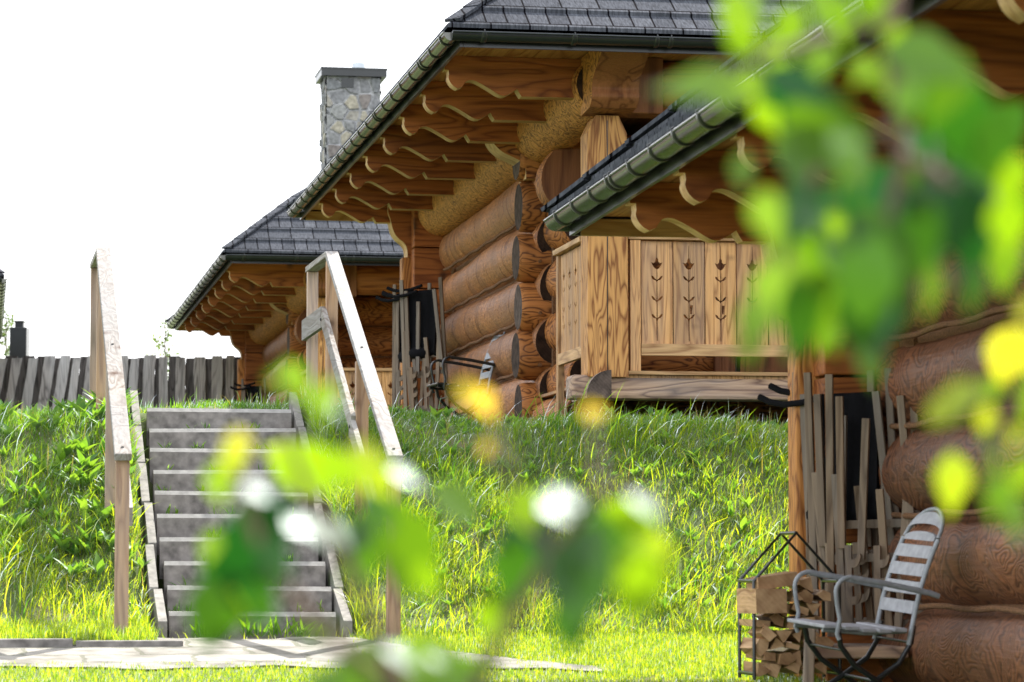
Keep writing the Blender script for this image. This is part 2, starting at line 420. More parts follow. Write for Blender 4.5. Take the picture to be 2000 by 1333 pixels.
# paved path at the foot of the steps (its own sheet, following the ground)
def path_far(t): return np.maximum(17.86 - 1.5 * np.clip(t - 2.08, 0, 9), path_near(t) + .30) - .06 * np.sin(t * 6) * (t > 2.1)
def path_near(t): return 16.35 + .10 * np.clip(.6 - t, 0, 9) - .12 * np.clip(t - 1.5, 0, 9) + .05 * np.sin(t * 5) + .03 * np.sin(t * 13)
def path_sheet():
    m = M(); nT, nS = 80, 14
    vs = []
    for j in range(nS + 1):
        for i in range(nT + 1):
            t = -.35 + 3.7 * i / nT
            far = float(path_far(t)); near = float(path_near(t))
            k = j / nS
            s = near + (far - near) * k
            # patches of turf creep over the edges at the right
            p = US * t + VS * s
            vs.append((p.x, p.y, float(ground_z(p.x, p.y)) + .012))
    fs = [(j*(nT+1)+i, j*(nT+1)+i+1, (j+1)*(nT+1)+i+1, (j+1)*(nT+1)+i) for j in range(nS) for i in range(nT)]
    m.add(vs, fs)
    return m.build('path', PAVE)
tag(path_sheet(), kind='structure')
kerb = M()
for i in range(7):
    t0 = -3.2 + .62 * i
    z = float(ground_z(*(US * (t0 + .3) + VS * 17.35).xy)) - .02
    kerb.box((t0, -.05, z - .1), (t0 + .605, .05, z + .062 + .006 * (i % 3)))
k = kerb.build('path_kerb', CONC, bevel=.008)
k.location = VS * 17.35; k.rotation_euler = (0, 0, YAW)
tag(k, 'low dark concrete kerb edging the path left of the steps', 'kerb')

# ------------------------------------------------------------------ the steps
ST = empty('garden_steps', (0, 0, 0), YAW, label='weathered concrete steps climbing the grassy bank', cat='steps')
RISE, RUN = .15, .31
for i in range(10):
    m = M(); s0 = 17.98 + RUN * i; z1 = RISE * (i + 1)
    jx = random.uniform(-.012, .012); tl = random.uniform(-.006, .006)
    # kerb stone riser: dark face with the sun's highlight painted pale along its top
    vs = [(1.09+jx, s0, z1-.26), (2.08+jx, s0, z1-.26), (2.08+jx, s0+.02, z1-.026+tl), (1.09+jx, s0+.02, z1-.026-tl),
          (2.08+jx, s0+.045, z1+tl), (1.09+jx, s0+.045, z1-tl), (2.08+jx, s0+.10, z1+tl), (1.09+jx, s0+.10, z1-tl),
          (2.08+jx, s0+.10, z1-.26), (1.09+jx, s0+.10, z1-.26)]
    m.add(vs, [(0,1,2,3), (9,7,6,8), (0,3,5,7,9), (1,8,6,4,2)], 0)
    m.add(vs, [(3,2,4,5), (5,4,6,7)], 1)
    # gravelly tread fill behind it
    m.add([(1.10,s0+.10,z1-.012),(2.07,s0+.10,z1-.012),(2.07,s0+.335,z1-.012),(1.10,s0+.335,z1-.012)], [(0,1,2,3)], 0)
    o = m.build('step', [CONC, CONCL], ST)
for sx, nm in ((1.0, 0), (2.105, 0)):
    m = M()
    for i in range(6):
        a = 17.82 + i * .56; b_ = a + .545
        za = max(0.0, (a - 17.98) / RUN * RISE) + .10; zb = (b_ - 17.98) / RUN * RISE + .10
        j = random.uniform(-.012, .012)
        m.prism([(a, za - .42), (b_, zb - .42), (b_, zb), (a, za)], 'x', sx + j, sx + .052 + j)
    m.build('side_kerb', [CONCS], ST, bevel=.006)

# ------------------------------------------------------------------ handrails (local x = across, y = along the steps)
def handrail(t, side, label, rw=.09):
    """side: +1 lower rail on the +x face of the posts"""
    H = empty('stair_handrail', (0, 0, 0), YAW, label=label, cat='handrail', group='handrails flanking the steps')
    hw = .055
    sN, sT, sF = 17.62, 21.0, 22.35           # near end, bend, far end
    zN, zT = 1.05, 2.60
    m = M(); m.bar((t, sN, zN), (t, sT, zT), rw, .045); m.build('top_rail', W['hand'], H, bevel=.005)
    m = M(); m.bar((t, sT + .004, zT + .001), (t, sF, zT + .02), .088, .042); m.build('level_rail', W['hand'], H, bevel=.005)
    sl = (zT - zN) / (sT - sN)
    def post(s, top, wd=.08, dd=.07, zb=None):
        p = US * t + VS * s
        g = float(ground_z(p.x, p.y)) - .15
        mm = M(); mm.box((t - wd/2, s - dd/2, g), (t + wd/2, s + dd/2, top)); mm.build('post', W['handpost'], H, bevel=.004)
    post(sN + .08, zN + sl * .04 - .03); post(19.25, zN + sl * (19.25 - sN) - .065); post(sT - .02, zT - .05); post(sF - .1, zT - .006)
    x = t + side * (.04 + .018)
    m = M(); m.bar((x, sN + .35, zN + sl * .35 - .50), (x, 19.3, zN + sl * 1.68 - .50), .034, .12, up=(0, 0, 1))
    m.bar((x + .002, 19.25, zN + sl * 1.63 - .47), (x + .002, sT, zT - .43), .034, .12)
    m.build('lower_rail', W['hand'], H, bevel=.003)
    m = M(); m.bar((x + .001, sT + .03, zT - .44), (x + .001, sF - .05, zT - .44), .034, .15); m.build('level_board', W['hand'], H, bevel=.003)
    for sb in (sN + .45, 19.25, sT - .02):
        zb = (zN + sl * (sb - sN) - .485) if sb < 20 else zT - .46
        mm = M(); mm.tube([(x - side * .0, sb, zb), (x + side * .024, sb, zb)], .011, 8); mm.build('bolt', BLACK, H)
    for sb in (sN + .08, 19.25):
        zb = zN + sl * (sb - sN) + .026
        mm = M(); mm.tube([(t, sb, zb - .01), (t, sb, zb + .004)], .009, 8); mm.build('bolt', BLACK, H)
    return H
handrail(.79, +1, 'weathered timber handrail on the left side of the steps', rw=.10)
handrail(2.38, -1, 'weathered timber handrail on the right side of the steps, before the cabins')

# ------------------------------------------------------------------ log cabin (local u right, w back, z up; origin under the front-left gutter corner)
LEN, WID, GZ = 12.0, 8.4, 2.80
def log_mesh(p0, p1, r, axis, seed, flat=.97, n=28, seg=22, vary=.035, endmat=1, rz=None):
    """a hand-peeled log along u (axis 0) or w (axis 1), slightly crooked, rounded at the ends"""
    m = M(); rg = np.random.default_rng(seed)
    ph = rg.uniform(0, 6.28, 8); vs = []
    Ls = p1[axis] - p0[axis]
    ts = [0, .004, .012] + [(.03 + .94 * i / (seg - 1)) for i in range(seg)] + [.988, .996, 1]
    er = [.90, .965, .99] + [1] * seg + [.99, .965, .90]
    rzz = rz or r
    for t, e in zip(ts, er):
        c = [p0[i] + (p1[i] - p0[i]) * t for i in range(3)]
        c[2] += .012 * sin(t * 7 + ph[0]); c[1 - axis] += .018 * sin(t * 5 + ph[1])
        for j in range(n):
            a = 2 * pi * j / n
            k = 1 + vary * sin(t * Ls * 1.3 + ph[2]) + .02 * sin(2 * a + ph[3] + t * 3) + .012 * sin(3 * a + ph[4] - t * 6) + .008 * sin(t * Ls * 9 + 4 * a + ph[5])
            d = cos(a) * r * k * e; h = sin(a) * rzz * k * e
            v = list(c); v[1 - axis] += d; v[2] += h; vs.append(tuple(v))
    K = len(ts)
    fs = [(i*n+j, i*n+(j+1)%n, (i+1)*n+(j+1)%n, (i+1)*n+j) for i in range(K-1) for j in range(n)]
    if axis == 1: fs = [f[::-1] for f in fs]
    m.add(vs, fs, 0, True)
    a_, b_ = tuple(range(n)), tuple(range(n))
    m.add(vs[:n], [a_], endmat); m.add(vs[-n:], [b_[::-1]], endmat)
    return m

def spline(pts, k=6):
    out = []
    P = [pts[0]] + list(pts) + [pts[-1]]
    for i in range(1, len(P) - 2):
        p0, p1, p2, p3 = P[i-1], P[i], P[i+1], P[i+2]
        for j in range(k):
            t = j / k
            out.append(tuple(.5 * ((2*p1[a]) + (-p0[a]+p2[a])*t + (2*p0[a]-5*p1[a]+4*p2[a]-p3[a])*t*t + (-p0[a]+3*p1[a]-3*p2[a]+p3[a])*t**3) for a in (0, 1)))
    out.append(tuple(pts[-1])); return out

HOOK = [(.154,2.665),(.150,2.635),(.165,2.60),(.190,2.572),(.224,2.553)]
SCRV = [(.275,2.59),(.30,2.617),(.345,2.622),(.394,2.605),(.474,2.562),(.554,2.515),(.605,2.505),(.654,2.528),(.706,2.562)]
def beam_profile():
    pr = [(.118, 2.815), (.118, 2.70), (.150, 2.70)] + spline(HOOK, 4) + [(.262, 2.568)] + spline(SCRV, 5) + [(.722, 2.532), (.742, 2.502), (1.30, 2.502), (1.30, 2.815)]
    return pr

def curve_panel(name, x0, x1, z0, z1, y, th, holes, mat, parent, axis=0):
    """board of given thickness with real cut-outs, via a filled 2-D curve"""
    cu = bpy.data.curves.new(name, 'CURVE'); cu.dimensions = '2D'; cu.fill_mode = 'BOTH'; cu.extrude = th / 2
    for poly in [[(x0, z0), (x1, z0), (x1, z1), (x0, z1)]] + holes:
        s = cu.splines.new('POLY'); s.points.add(len(poly) - 1); s.use_cyclic_u = True
        for p, q in zip(s.points, poly): p.co = (q[0], q[1], 0, 1)
    t = bpy.data.objects.new('tmp', cu); col.objects.link(t)
    me = bpy.data.meshes.new_from_object(t.evaluated_get(bpy.context.evaluated_depsgraph_get()))
    bpy.data.objects.remove(t)
    if axis == 0: mt = Matrix(((1,0,0,0),(0,0,-1,y),(0,1,0,0),(0,0,0,1)))
    else:         mt = Matrix(((0,0,1,y),(1,0,0,0),(0,1,0,0),(0,0,0,1)))
    me.transform(mt); me.materials.clear(); me.materials.append(mat); me.name = name
    o = bpy.data.objects.new(name, me); col.objects.link(o); o.parent = parent
    return o

def tulip_holes(c, z0, sc_=1.0, sq=False):
    """tulip head with three pairs of leaves on a stem, cut through the joint of two boards"""
    H = []
    def P(l): return [(c + x * sc_, z0 + z * sc_) for x, z in l]
    H.append(P([(-.003,-.62),(.004,-.62),(.006,-.46),(.012,-.44),(.030,-.435),(.043,-.42),(.046,-.402),(.030,-.408),(.014,-.428),(.004,-.437),
                (.004,-.312),(.012,-.296),(.030,-.291),(.043,-.276),(.046,-.258),(.030,-.264),(.014,-.284),(.004,-.293),
                (.003,-.148),(.012,-.133),(.030,-.128),(.043,-.113),(.046,-.095),(.030,-.101),(.014,-.121),(.003,-.130),
                (.003,-.045),(.020,-.036),(.036,-.014),(.046,.012),(.026,.004),(.013,.018),(.011,.036),(.003,.05),(.002,.15),
                (-.002,.15),(-.003,.05),(-.011,.036),(-.013,.018),(-.026,.004),(-.046,.012),(-.036,-.014),(-.020,-.036),(-.003,-.045),
                (-.003,-.130),(-.014,-.121),(-.030,-.101),(-.046,-.095),(-.043,-.113),(-.030,-.128),(-.012,-.133),(-.003,-.148),
                (-.004,-.293),(-.014,-.284),(-.030,-.264),(-.046,-.258),(-.043,-.276),(-.030,-.291),(-.012,-.296),(-.004,-.312),
                (-.004,-.437),(-.014,-.428),(-.030,-.408),(-.046,-.402),(-.043,-.42),(-.030,-.435),(-.012,-.44),(-.006,-.46)]))
    if sq: H.append(P([(.010,-.400),(.026,-.400),(.032,-.330),(.008,-.330)]))
    return H

def gutter(p0, p1, name, parent, mat, n_br, outward):
    """half-round gutter with clips as sub-parts; outward = horizontal unit vector away from the wall"""
    p0 = Vector(p0); p1 = Vector(p1); d = (p1 - p0).normalized(); o = Vector(outward)
    m = M(); r = .062; n = 12
    ring = [(cos(pi + pi * j / n), sin(pi + pi * j / n)) for j in range(n + 1)]
    def sect(p, rr): return [p + o * (-c * rr) + Vector((0, 0, s * rr)) for c, s in ring]
    vs = sect(p0, r) + sect(p1, r) + sect(p0, r - .003) + sect(p1, r - .003); k = n + 1
    m.add(vs, [(j, j+1, k+j+1, k+j) for j in range(n)] + [(2*k+j, 3*k+j, 3*k+j+1, 2*k+j+1) for j in range(n)], 0, True)
    m.tube([p0 + o * r, p1 + o * r], .009, 8, 0)
    for p in (p0, p1):
        a = sect(p, r); m.add(a, [tuple(range(len(a)))], 0)
    g = m.build(name, [mat], parent)
    Lg = (p1 - p0).length
    pos = [Lg * (i + .35) / n_br for i in range(n_br)]
    for i, q in enumerate(pos):
        mm = M()
        joint = i % 5 == 2
        for off, wd in (((-.055, .024), (.055, .024)) if joint else ((0, .032),)):
            c = p0 + d * (q + off)
            vs = [];
            for dd in (-wd / 2 - .006, -wd / 2, wd / 2, wd / 2 + .006):
                rr = r + (.0085 if abs(dd) <= wd / 2 else .001)
                vs += sect(c + d * dd, rr)
            mm.add(vs, [(a*k+j, a*k+j+1, (a+1)*k+j+1, (a+1)*k+j) for a in range(3) for j in range(n)], 0, True)
            mm.tube([c + o * (r + .004) + Vector((0,0,-.004)), c + o * (r + .010) + Vector((0,0,.014)), c + o * (r - .004) + Vector((0,0,.018))], .006, 6)
        mm.build('gutter_clip', BLACK, g)
    return g

def make_cabin():
    Hs = empty('log_cabin')
    P = Hs
    # --- roof: stepped courses
    zs = [0.0]; A = []; z = 0; j = 0
    while True:
        z = .174 * j
        a = z / .82 if z < .95 else 1.16 + (z - .95) / .60
        if a > WID / 2 - .15: break
        A.append((a, .23 * j, z)); j += 1
    A.append((WID / 2 - .02, A[-1][1] + .2, A[-1][2] + .12))
    e = .035; zr = 2.835
    def ring(a, b, z): return [(-e + a, -e + b, zr + z), (WID + e - a, -e + b, zr + z), (WID + e - a, LEN + e - b, zr + z), (-e + a, LEN + e - b, zr + z)]
    for side, nm, mt in ((0, 'front_roof_slope', ROOF_F), (1, 'right_roof_slope', ROOF_S), (2, 'rear_roof_slope', ROOF_F), (3, 'left_roof_slope', ROOF_S)):
        m = M()
        for q in range(len(A) - 1):
            r0 = ring(*A[q]); r1 = ring(*A[q + 1]); i0, i1 = side, (side + 1) % 4
            lift = .03
            lo0, lo1 = Vector(r0[i0]), Vector(r0[i1]); hi0, hi1 = Vector(r1[i0]), Vector(r1[i1])
            up = Vector((0, 0, lift))
            m.add([lo0, lo1, lo1 + up, lo0 + up, hi1 + up * .05, hi0 + up * .05], [(0, 1, 2, 3), (3, 2, 4, 5)], 0)
        m.build(nm, mt, P)
    m = M(); r1 = ring(*A[-1])
    m.tube([(WID / 2, r1[0][1], r1[0][2] + .02), (WID / 2, r1[2][1], r1[2][2] + .02)], .10, 10)
    m.build('ridge_cap', ROOF_F, P)
    for c in range(4):
        m = M()
        for q in range(len(A) - 1):
            a = Vector(ring(*A[q])[c]); b = Vector(ring(*A[q + 1])[c])
            a = a + (b - a) * (.2 if q == 0 and c == 0 else 0)
            m.bar(a + Vector((0, 0, .028)), b + Vector((0, 0, .02)), .14, .024)
        m.build('hip_cap', ROOF_F, P)
    # --- fascia, soffit
    m = M(); m.box((.075, .075, 2.705), (.10, LEN - .075, 2.832)); m.build('left_fascia', BLACK, P)
    m = M(); m.box((.103, .075, 2.705), (WID - .10, .10, 2.832)); m.build('front_fascia', BLACK, P)
    m = M(); m.box((.103, LEN - .10, 2.705), (WID - .10, LEN - .075, 2.832)); m.build('rear_fascia', BLACK, P)
    m = M(); m.box((WID - .098, .075, 2.705), (WID - .075, LEN - .075, 2.832)); m.build('right_fascia', BLACK, P)
    sf = M()
    u = .104
    while u < WID - .12:
        wdd = .118
        sf.box((u, .105, 2.818), (min(u + wdd, WID - .11), LEN - .105, 2.827)); u += wdd + .004
    sf.build('soffit', W['soffit'], P)
    m = M(); m.box((.11, .11, 2.8285), (WID - .11, LEN - .11, 2.8315)); m.build('roof_underlay', BLACK, P)
    m = M(); m.box((.103, .103, 2.745), (.135, LEN - .103, 2.815)); m.box((.137, LEN - .14, 2.70), (WID - .15, LEN - .106, 2.80)); m.build('eaves_batten', W['cut'], P)
    # --- gutters
    gutter((0, 0, GZ), (0, LEN, GZ), 'left_gutter', P, GUT, 21, (-1, 0, 0))
    gutter((0, 0, GZ), (WID, 0, GZ), 'front_gutter', P, DGUT, 12, (0, -1, 0))
    gutter((0, LEN, GZ), (WID, LEN, GZ), 'rear_gutter', P, DGUT, 12, (0, 1, 0))
    # --- carved rafter ends
    prof = beam_profile()
    for i in range(8):
        w0 = 1.2 + 1.3 * i
        m = M(); m.prism(prof, 'y', w0 - .07, w0 + .07, 0, 1); m.build('carved_beam', [W['beam_x'], W['cut']], P)
    # --- purlin
    m = log_mesh((1.42, 1.02, 2.60), (1.42, 10.0, 2.60), .255, 1, 5, seg=40)
    m.build('purlin', [W['log_bright'], END], P)
    m = M()
    m.prism(spline([(.14, 2.815), (.22, 2.76), (.42, 2.67), (.58, 2.60), (.66, 2.52), (.65, 2.44), (.74, 2.37)], 5) + [(1.1, 2.35), (1.1, 2.815)], 'x', 1.22, 1.60, 0, 1)
    m.build('purlin_head', [W['log_bright'], W['door']], P)
    m = M(); m.box((1.60, .93, 2.36), (1.86, 1.20, 2.815)); m.build('notched_block', W['door'], P, bevel=.01)
    log_mesh((1.86, 1.12, 2.60), (WID - 1.4, 1.12, 2.60), .20, 0, 8).build('porch_plate', [W['beam_x'], END], P)
    # --- walls
    sw = M(); sw.box((1.52, 3.9, -.6), (1.70, 9.9, 2.6)); sw = sw.build('side_wall', CHINK, P)
    for k_ in range(6):
        zc = 2.165 - .465 * k_
        bump_w = [0, .02, -.02, .05, .0, .1][k_]
        mat = W['log_side']
        log_mesh((1.60, 3.98, zc), (1.60, 10.0 + bump_w, zc), .225, 1, 20 + k_, seg=30, rz=.242).build('log', [mat, END], sw)
        m = M()
        pts = [(1.415, 3.95 + .25 * q, zc + .2325 + .008 * sin(q * 1.7)) for q in range(24)]
        m.tube(pts, .016, 6); m.build('chinking', CHINK, sw)
    fw = M(); fw.box((1.5, 4.12, -.6), (WID - 1.4, 4.30, 2.6)); fw = fw.build('front_wall', CHINK, P)
    for k_ in range(6):
        zc = 2.43 - .45 * k_
        log_mesh((1.235 + .02 * (k_ % 2), 4.2, zc), (WID - 1.3, 4.2, zc), .235, 0, 40 + k_, seg=26, rz=.222).build('log', [W['log_x'], END2], fw)
    rw = M(); rw.box((1.5, 9.55, -.6), (WID - 1.4, 9.70, 2.6)); rw = rw.build('rear_wall', CHINK, P)
    for k_ in range(6):
        zc = 2.43 - .45 * k_
        m = M(); m.box((1.12, 9.95, zc - .218), (WID - 1.3, 10.25, zc + .218)); m.build('plank', W['beam_x'], rw, bevel=.01)
    m = M(); m.box((WID - 1.7, 4.3, -.6), (WID - 1.5, 9.5, 2.7)); m.build('right_wall', W['log_y'], P)
    m = M(); m.box((1.55, 4.0, -1.2), (WID - 1.5, 9.9, -.05)); m.build('foundation', CONC, P)
    m = M(); m.box((3.0, 3.90, .30), (3.06, 3.97, 2.25)); m.box((3.95, 3.90, .30), (4.01, 3.97, 2.25)); m.box((3.0, 3.90, 2.25), (4.01, 3.97, 2.33))
    m.box((3.07, 3.93, .30), (3.94, 3.955, 2.24)); m.build('door', W['door'], P)
    # --- carved corbels: front wall corner, rear porch
    cor = spline([(.944,2.74),(.955,2.645),(.99,2.53),(1.07,2.45),(1.166,2.404),(1.245,2.363),(1.285,2.30),(1.29,2.21)], 4)
    m = M(); m.prism(cor + [(1.6, 2.21), (1.6, 2.74)], 'y', 3.98, 4.34, 0, 1); m.build('corbel', [W['log_x'], W['cut']], P)
    cor = spline([(.86,2.68),(.865,2.60),(.89,2.53),(.91,2.44),(.935,2.375),(.98,2.32),(1.03,2.28),(1.07,2.22),(1.08,2.12)], 4)
    m = M(); m.prism(cor + [(1.30, 2.12), (1.30, 2.68)], 'y', 10.16, 10.46, 0, 1); m.build('rear_corbel', [W['beam_x'], W['cut']], P)
    m = M(); m.box((1.02, 10.18, -.55), (1.185, 10.38, 2.118)); m.build('rear_post', W['rear_post'], P, bevel=.02)
    m = M(); m.box((.86, 9.25, .27), (1.372, 10.5, .33)); m.box((.90, 10.3, -.6), (1.36, 10.4, .268)); m.build('rear_deck', W['deckbeam'], P, bevel=.01)
    # --- porch post
    m = M(); pp = [(1.245, .25), (1.575, .25), (1.565, 2.20), (1.50, 2.34), (1.31, 2.34), (1.245, 2.20)]
    m.prism(pp, 'y', .96, 1.24); m.build('porch_post', W['post'], P, bevel=.025)
    m = M()
    m.box((1.402, .957, .28), (1.409, .962, 2.30)); m.build('post_crack', BLACK, P)
    # --- deck
    m = M(); m.box((1.42, 1.0, .245), (WID - 1.5, 4.0, .27)); m.build('deck', W['panel'], P)
    m = M(); m.box((1.48, .97, .272), (WID - 1.5, 1.22, .30)); m.build('deck_edge_board', W['railx'], P)
    m = M(); m.box((1.12, 1.0, .075), (WID - 1.4, 1.26, .268)); m.build('deck_beam', [W['deckbeam']], P, bevel=.03)
    m = M(); disc = [(1.42, .075), (1.42, .30)] + [(1.42 - .20 * sin(a), .10 + .20 * cos(a)) for a in [pi / 2 * q / 8 for q in range(1, 9)]] + [(1.22, .075)]
    m.prism(disc, 'y', .88, 1.5, 0, 1); m.build('deck_beam_end', [END2, W['deckbeam']], P)
    for k_ in range(4):
        zc = 1.90 - .465 * (k_ + 1) + .33
        log_mesh((1.70, 3.35 + (.0 if k_ != 3 else -.3), zc), (1.70, 4.0, zc), .225, 1, 80 + k_, seg=6).build('wall_log_end', [W['log_y'], END], P)
    log_mesh((1.70, 3.4, 2.02), (1.70, 4.0, 2.02), .225, 1, 90, seg=6).build('wall_log_end', [W['log_y'], END], P)
    log_mesh((1.55, 2.4, .02), (1.55, 4.0, .02), .2, 1, 91, seg=8).build('wall_log_end', [W['log_y'], END], P)
    m = M(); m.prism(spline([(1.36,2.34),(1.27,2.20),(1.25,2.05),(1.29,1.93),(1.37,1.86)],5) + [(1.62,1.86),(1.62,2.36)], 'y', 3.0, 3.3, 0, 1); m.build('carved_end', [W['door'], W['log_y']], P, bevel=.01)
    m = M(); m.box((1.6, 1.3, -.7), (WID - 1.6, 1.4, -.1)); m.build('under_deck_shade', BLACK, P)  # black sheet painted in as the shade beneath the deck
    # --- railing
    RL = empty('railing'); RL.parent = P
    x0, x1 = 1.60, 4.9
    m = M(); m.box((x0 - .02, .985, 1.355), (x1, 1.085, 1.395)); m.build('top_rail', W['railx'], RL, bevel=.004)
    m = M(); m.box((x0, 1.00, .30), (x0 + .085, 1.07, 1.352)); m.build('post', W['panel'], RL, bevel=.004)
    m = M(); m.box((x0 + .088, .99, .425), (x1, 1.03, .52)); m.build('bottom_rail', W['railx'], RL, bevel=.004)
    u = x0 + .098; q = 0
    while u < 4.6:
        c = u + .1265
        curve_panel('board', u, u + .253, .523, 1.345, 1.045, .028, tulip_holes(c, 1.165, 1.0, q in (1, 2)), W['panel'], RL)
        for xx in (u + .04, u + .205):
            pass
        u += .262; q += 1
    # left side railing
    y0, y1 = 1.26, 2.42
    m = M(); m.box((1.235, y0, 1.355), (1.335, y1, 1.40)); m.build('side_top_rail', W['raily'], RL, bevel=.004)
    m = M(); m.box((1.265, y1 - .09, -.02), (1.32, y1 - .0, 1.352)); m.build('post', W['panel'], RL, bevel=.004)
    m = M(); m.box((1.262, y0, .425), (1.30, y1 - .095, .52)); m.build('side_bottom_rail', W['raily'], RL, bevel=.004)
    u = y0 + .03
    for q in range(4):
        curve_panel('board', u, u + .248, .523, 1.345, 1.30, .028, tulip_holes(u + .124, 1.165, 1.0, q == 3), W['panel'], RL, axis=1)
        u += .256
    return Hs

cabin = make_cabin()
def place(o, px, py, Y, label, back=0, dz=0, mirror=False, yaw=YAW):
    p = at(px, py, Y) - Vector((-sin(yaw), cos(yaw), 0)) * back
    o.location = (p.x, p.y, p.z - GZ + dz); o.rotation_euler = (0, 0, yaw)
    if mirror: o.scale = (-1, 1, 1)
    tag(o, label, 'cabin', 'identical log cabins in a row')
    return o
C2 = place(cabin, 882, 64, 22.75, 'middle log cabin whose carved railing porch stands above the grassy bank')
C1 = place(copy_tree(cabin), 440, 499, 39.7, 'most distant log cabin, with the stone chimney, beyond the steps')
C3 = place(copy_tree(cabin), 1084, 432, 18.0, 'nearest log cabin, behind the firewood and the grey garden chair', back=LEN, yaw=R(8.6))
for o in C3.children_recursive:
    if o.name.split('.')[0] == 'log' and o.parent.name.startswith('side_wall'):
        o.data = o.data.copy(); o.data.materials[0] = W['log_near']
C4 = place(copy_tree(cabin), 4, 545, 45.5, 'cabin cut off at the left edge, only its eaves gutter showing over the fence', mirror=True)

# ------------------------------------------------------------------ stone chimney on the farthest cabin
def fast_mesh(name, V, faces_flat, sizes, mat, parent=None, attrs=None, smooth=True, colors=None):
    me = bpy.data.meshes.new(name)
    me.vertices.add(len(V)); me.vertices.foreach_set('co', np.asarray(V, np.float32).ravel())
    me.loops.add(len(faces_flat)); me.loops.foreach_set('vertex_index', np.asarray(faces_flat, np.int32))
    sizes = np.asarray(sizes, np.int32); st = np.concatenate([[0], np.cumsum(sizes)[:-1]]).astype(np.int32)
    me.polygons.add(len(sizes)); me.polygons.foreach_set('loop_start', st); me.polygons.foreach_set('loop_total', sizes)
    me.polygons.foreach_set('use_smooth', np.full(len(sizes), smooth))
    if attrs is not None:
        a = me.attributes.new('var', 'FLOAT', 'POINT'); a.data.foreach_set('value', np.asarray(attrs, np.float32))
    if colors is not None:
        a = me.attributes.new('stone', 'FLOAT_COLOR', 'POINT'); a.data.foreach_set('color', np.asarray(colors, np.float32).ravel())
    me.materials.append(mat); me.update(calc_edges=True)
    o = bpy.data.objects.new(name, me); col.objects.link(o)
    if parent is not None: o.parent = parent
    return o

def stone_mat():
    m, n, b = new_mat('field stone masonry')
    a = node(n, 'ShaderNodeAttribute', attribute_name='stone')
    v = coords(n, (1, 1, 1)); nz = node(n, 'ShaderNodeTexNoise'); nz.inputs['Scale'].default_value = 18; nz.inputs['Detail'].default_value = 6
    n.links.new(v, nz.inputs['Vector'])
    c = mixc(n, 1.0, a.outputs['Color'], ramp(n, nz.outputs['Fac'], [(.3, (.65, .65, .65)), (.7, (1.3, 1.3, 1.3))]), 'MULTIPLY')
    n.links.new(c, b.inputs['Base Color']); b.inputs['Roughness'].default_value = .85
    bump(n, b, nz.outputs['Fac'], .5, .02); return m
STONE = stone_mat()
def stone_face(wd, ht, seed):
    """returns grid verts (x, z, out), colours for a wall of rounded stones in mortar"""
    rg = np.random.default_rng(seed); cs = .20
    nx_, nz_ = int(wd / .012), int(ht / .012)
    gx, gz = int(wd / cs) + 2, int(ht / cs) + 2
    seeds = []; 
    for i in range(gx):
        for j in range(gz):
            seeds.append(((i - .3 + rg.uniform(-.4, .4)) * cs, (j - .3 + rg.uniform(-.4, .4)) * cs))
    S = np.array(seeds); pal = 1.1 * np.array([(.16,.165,.17),(.21,.21,.205),(.30,.28,.24),(.19,.19,.195),(.20,.175,.16),(.34,.31,.24),(.12,.12,.125),(.26,.26,.25),(.28,.15,.10)])
    pc = pal[rg.choice(len(pal), len(S), p=[.16,.15,.12,.14,.12,.08,.1,.1,.03])]
    X, Z = np.meshgrid(np.linspace(0, wd, nx_), np.linspace(0, ht, nz_))
    d = np.abs(X[..., None] - S[:, 0]) ** 1.6 + np.abs((Z[..., None] - S[:, 1]) * 1.15) ** 1.6
    d = d ** (1 / 1.6)
    idx = np.argsort(d, axis=-1)[..., :2]
    d1 = np.take_along_axis(d, idx[..., :1], -1)[..., 0]; d2 = np.take_along_axis(d, idx[..., 1:2], -1)[..., 0]
    e = d2 - d1; k = np.clip((e - .022) / .02, 0, 1)
    C = pc[idx[..., 0]]; mort = np.array((.33, .33, .335)); C = mort + (C - mort) * k[..., None]
    h = .028 * np.sqrt(k) * (.7 + .5 * np.sin(idx[..., 0] * 2.3))
    return X, Z, h, C
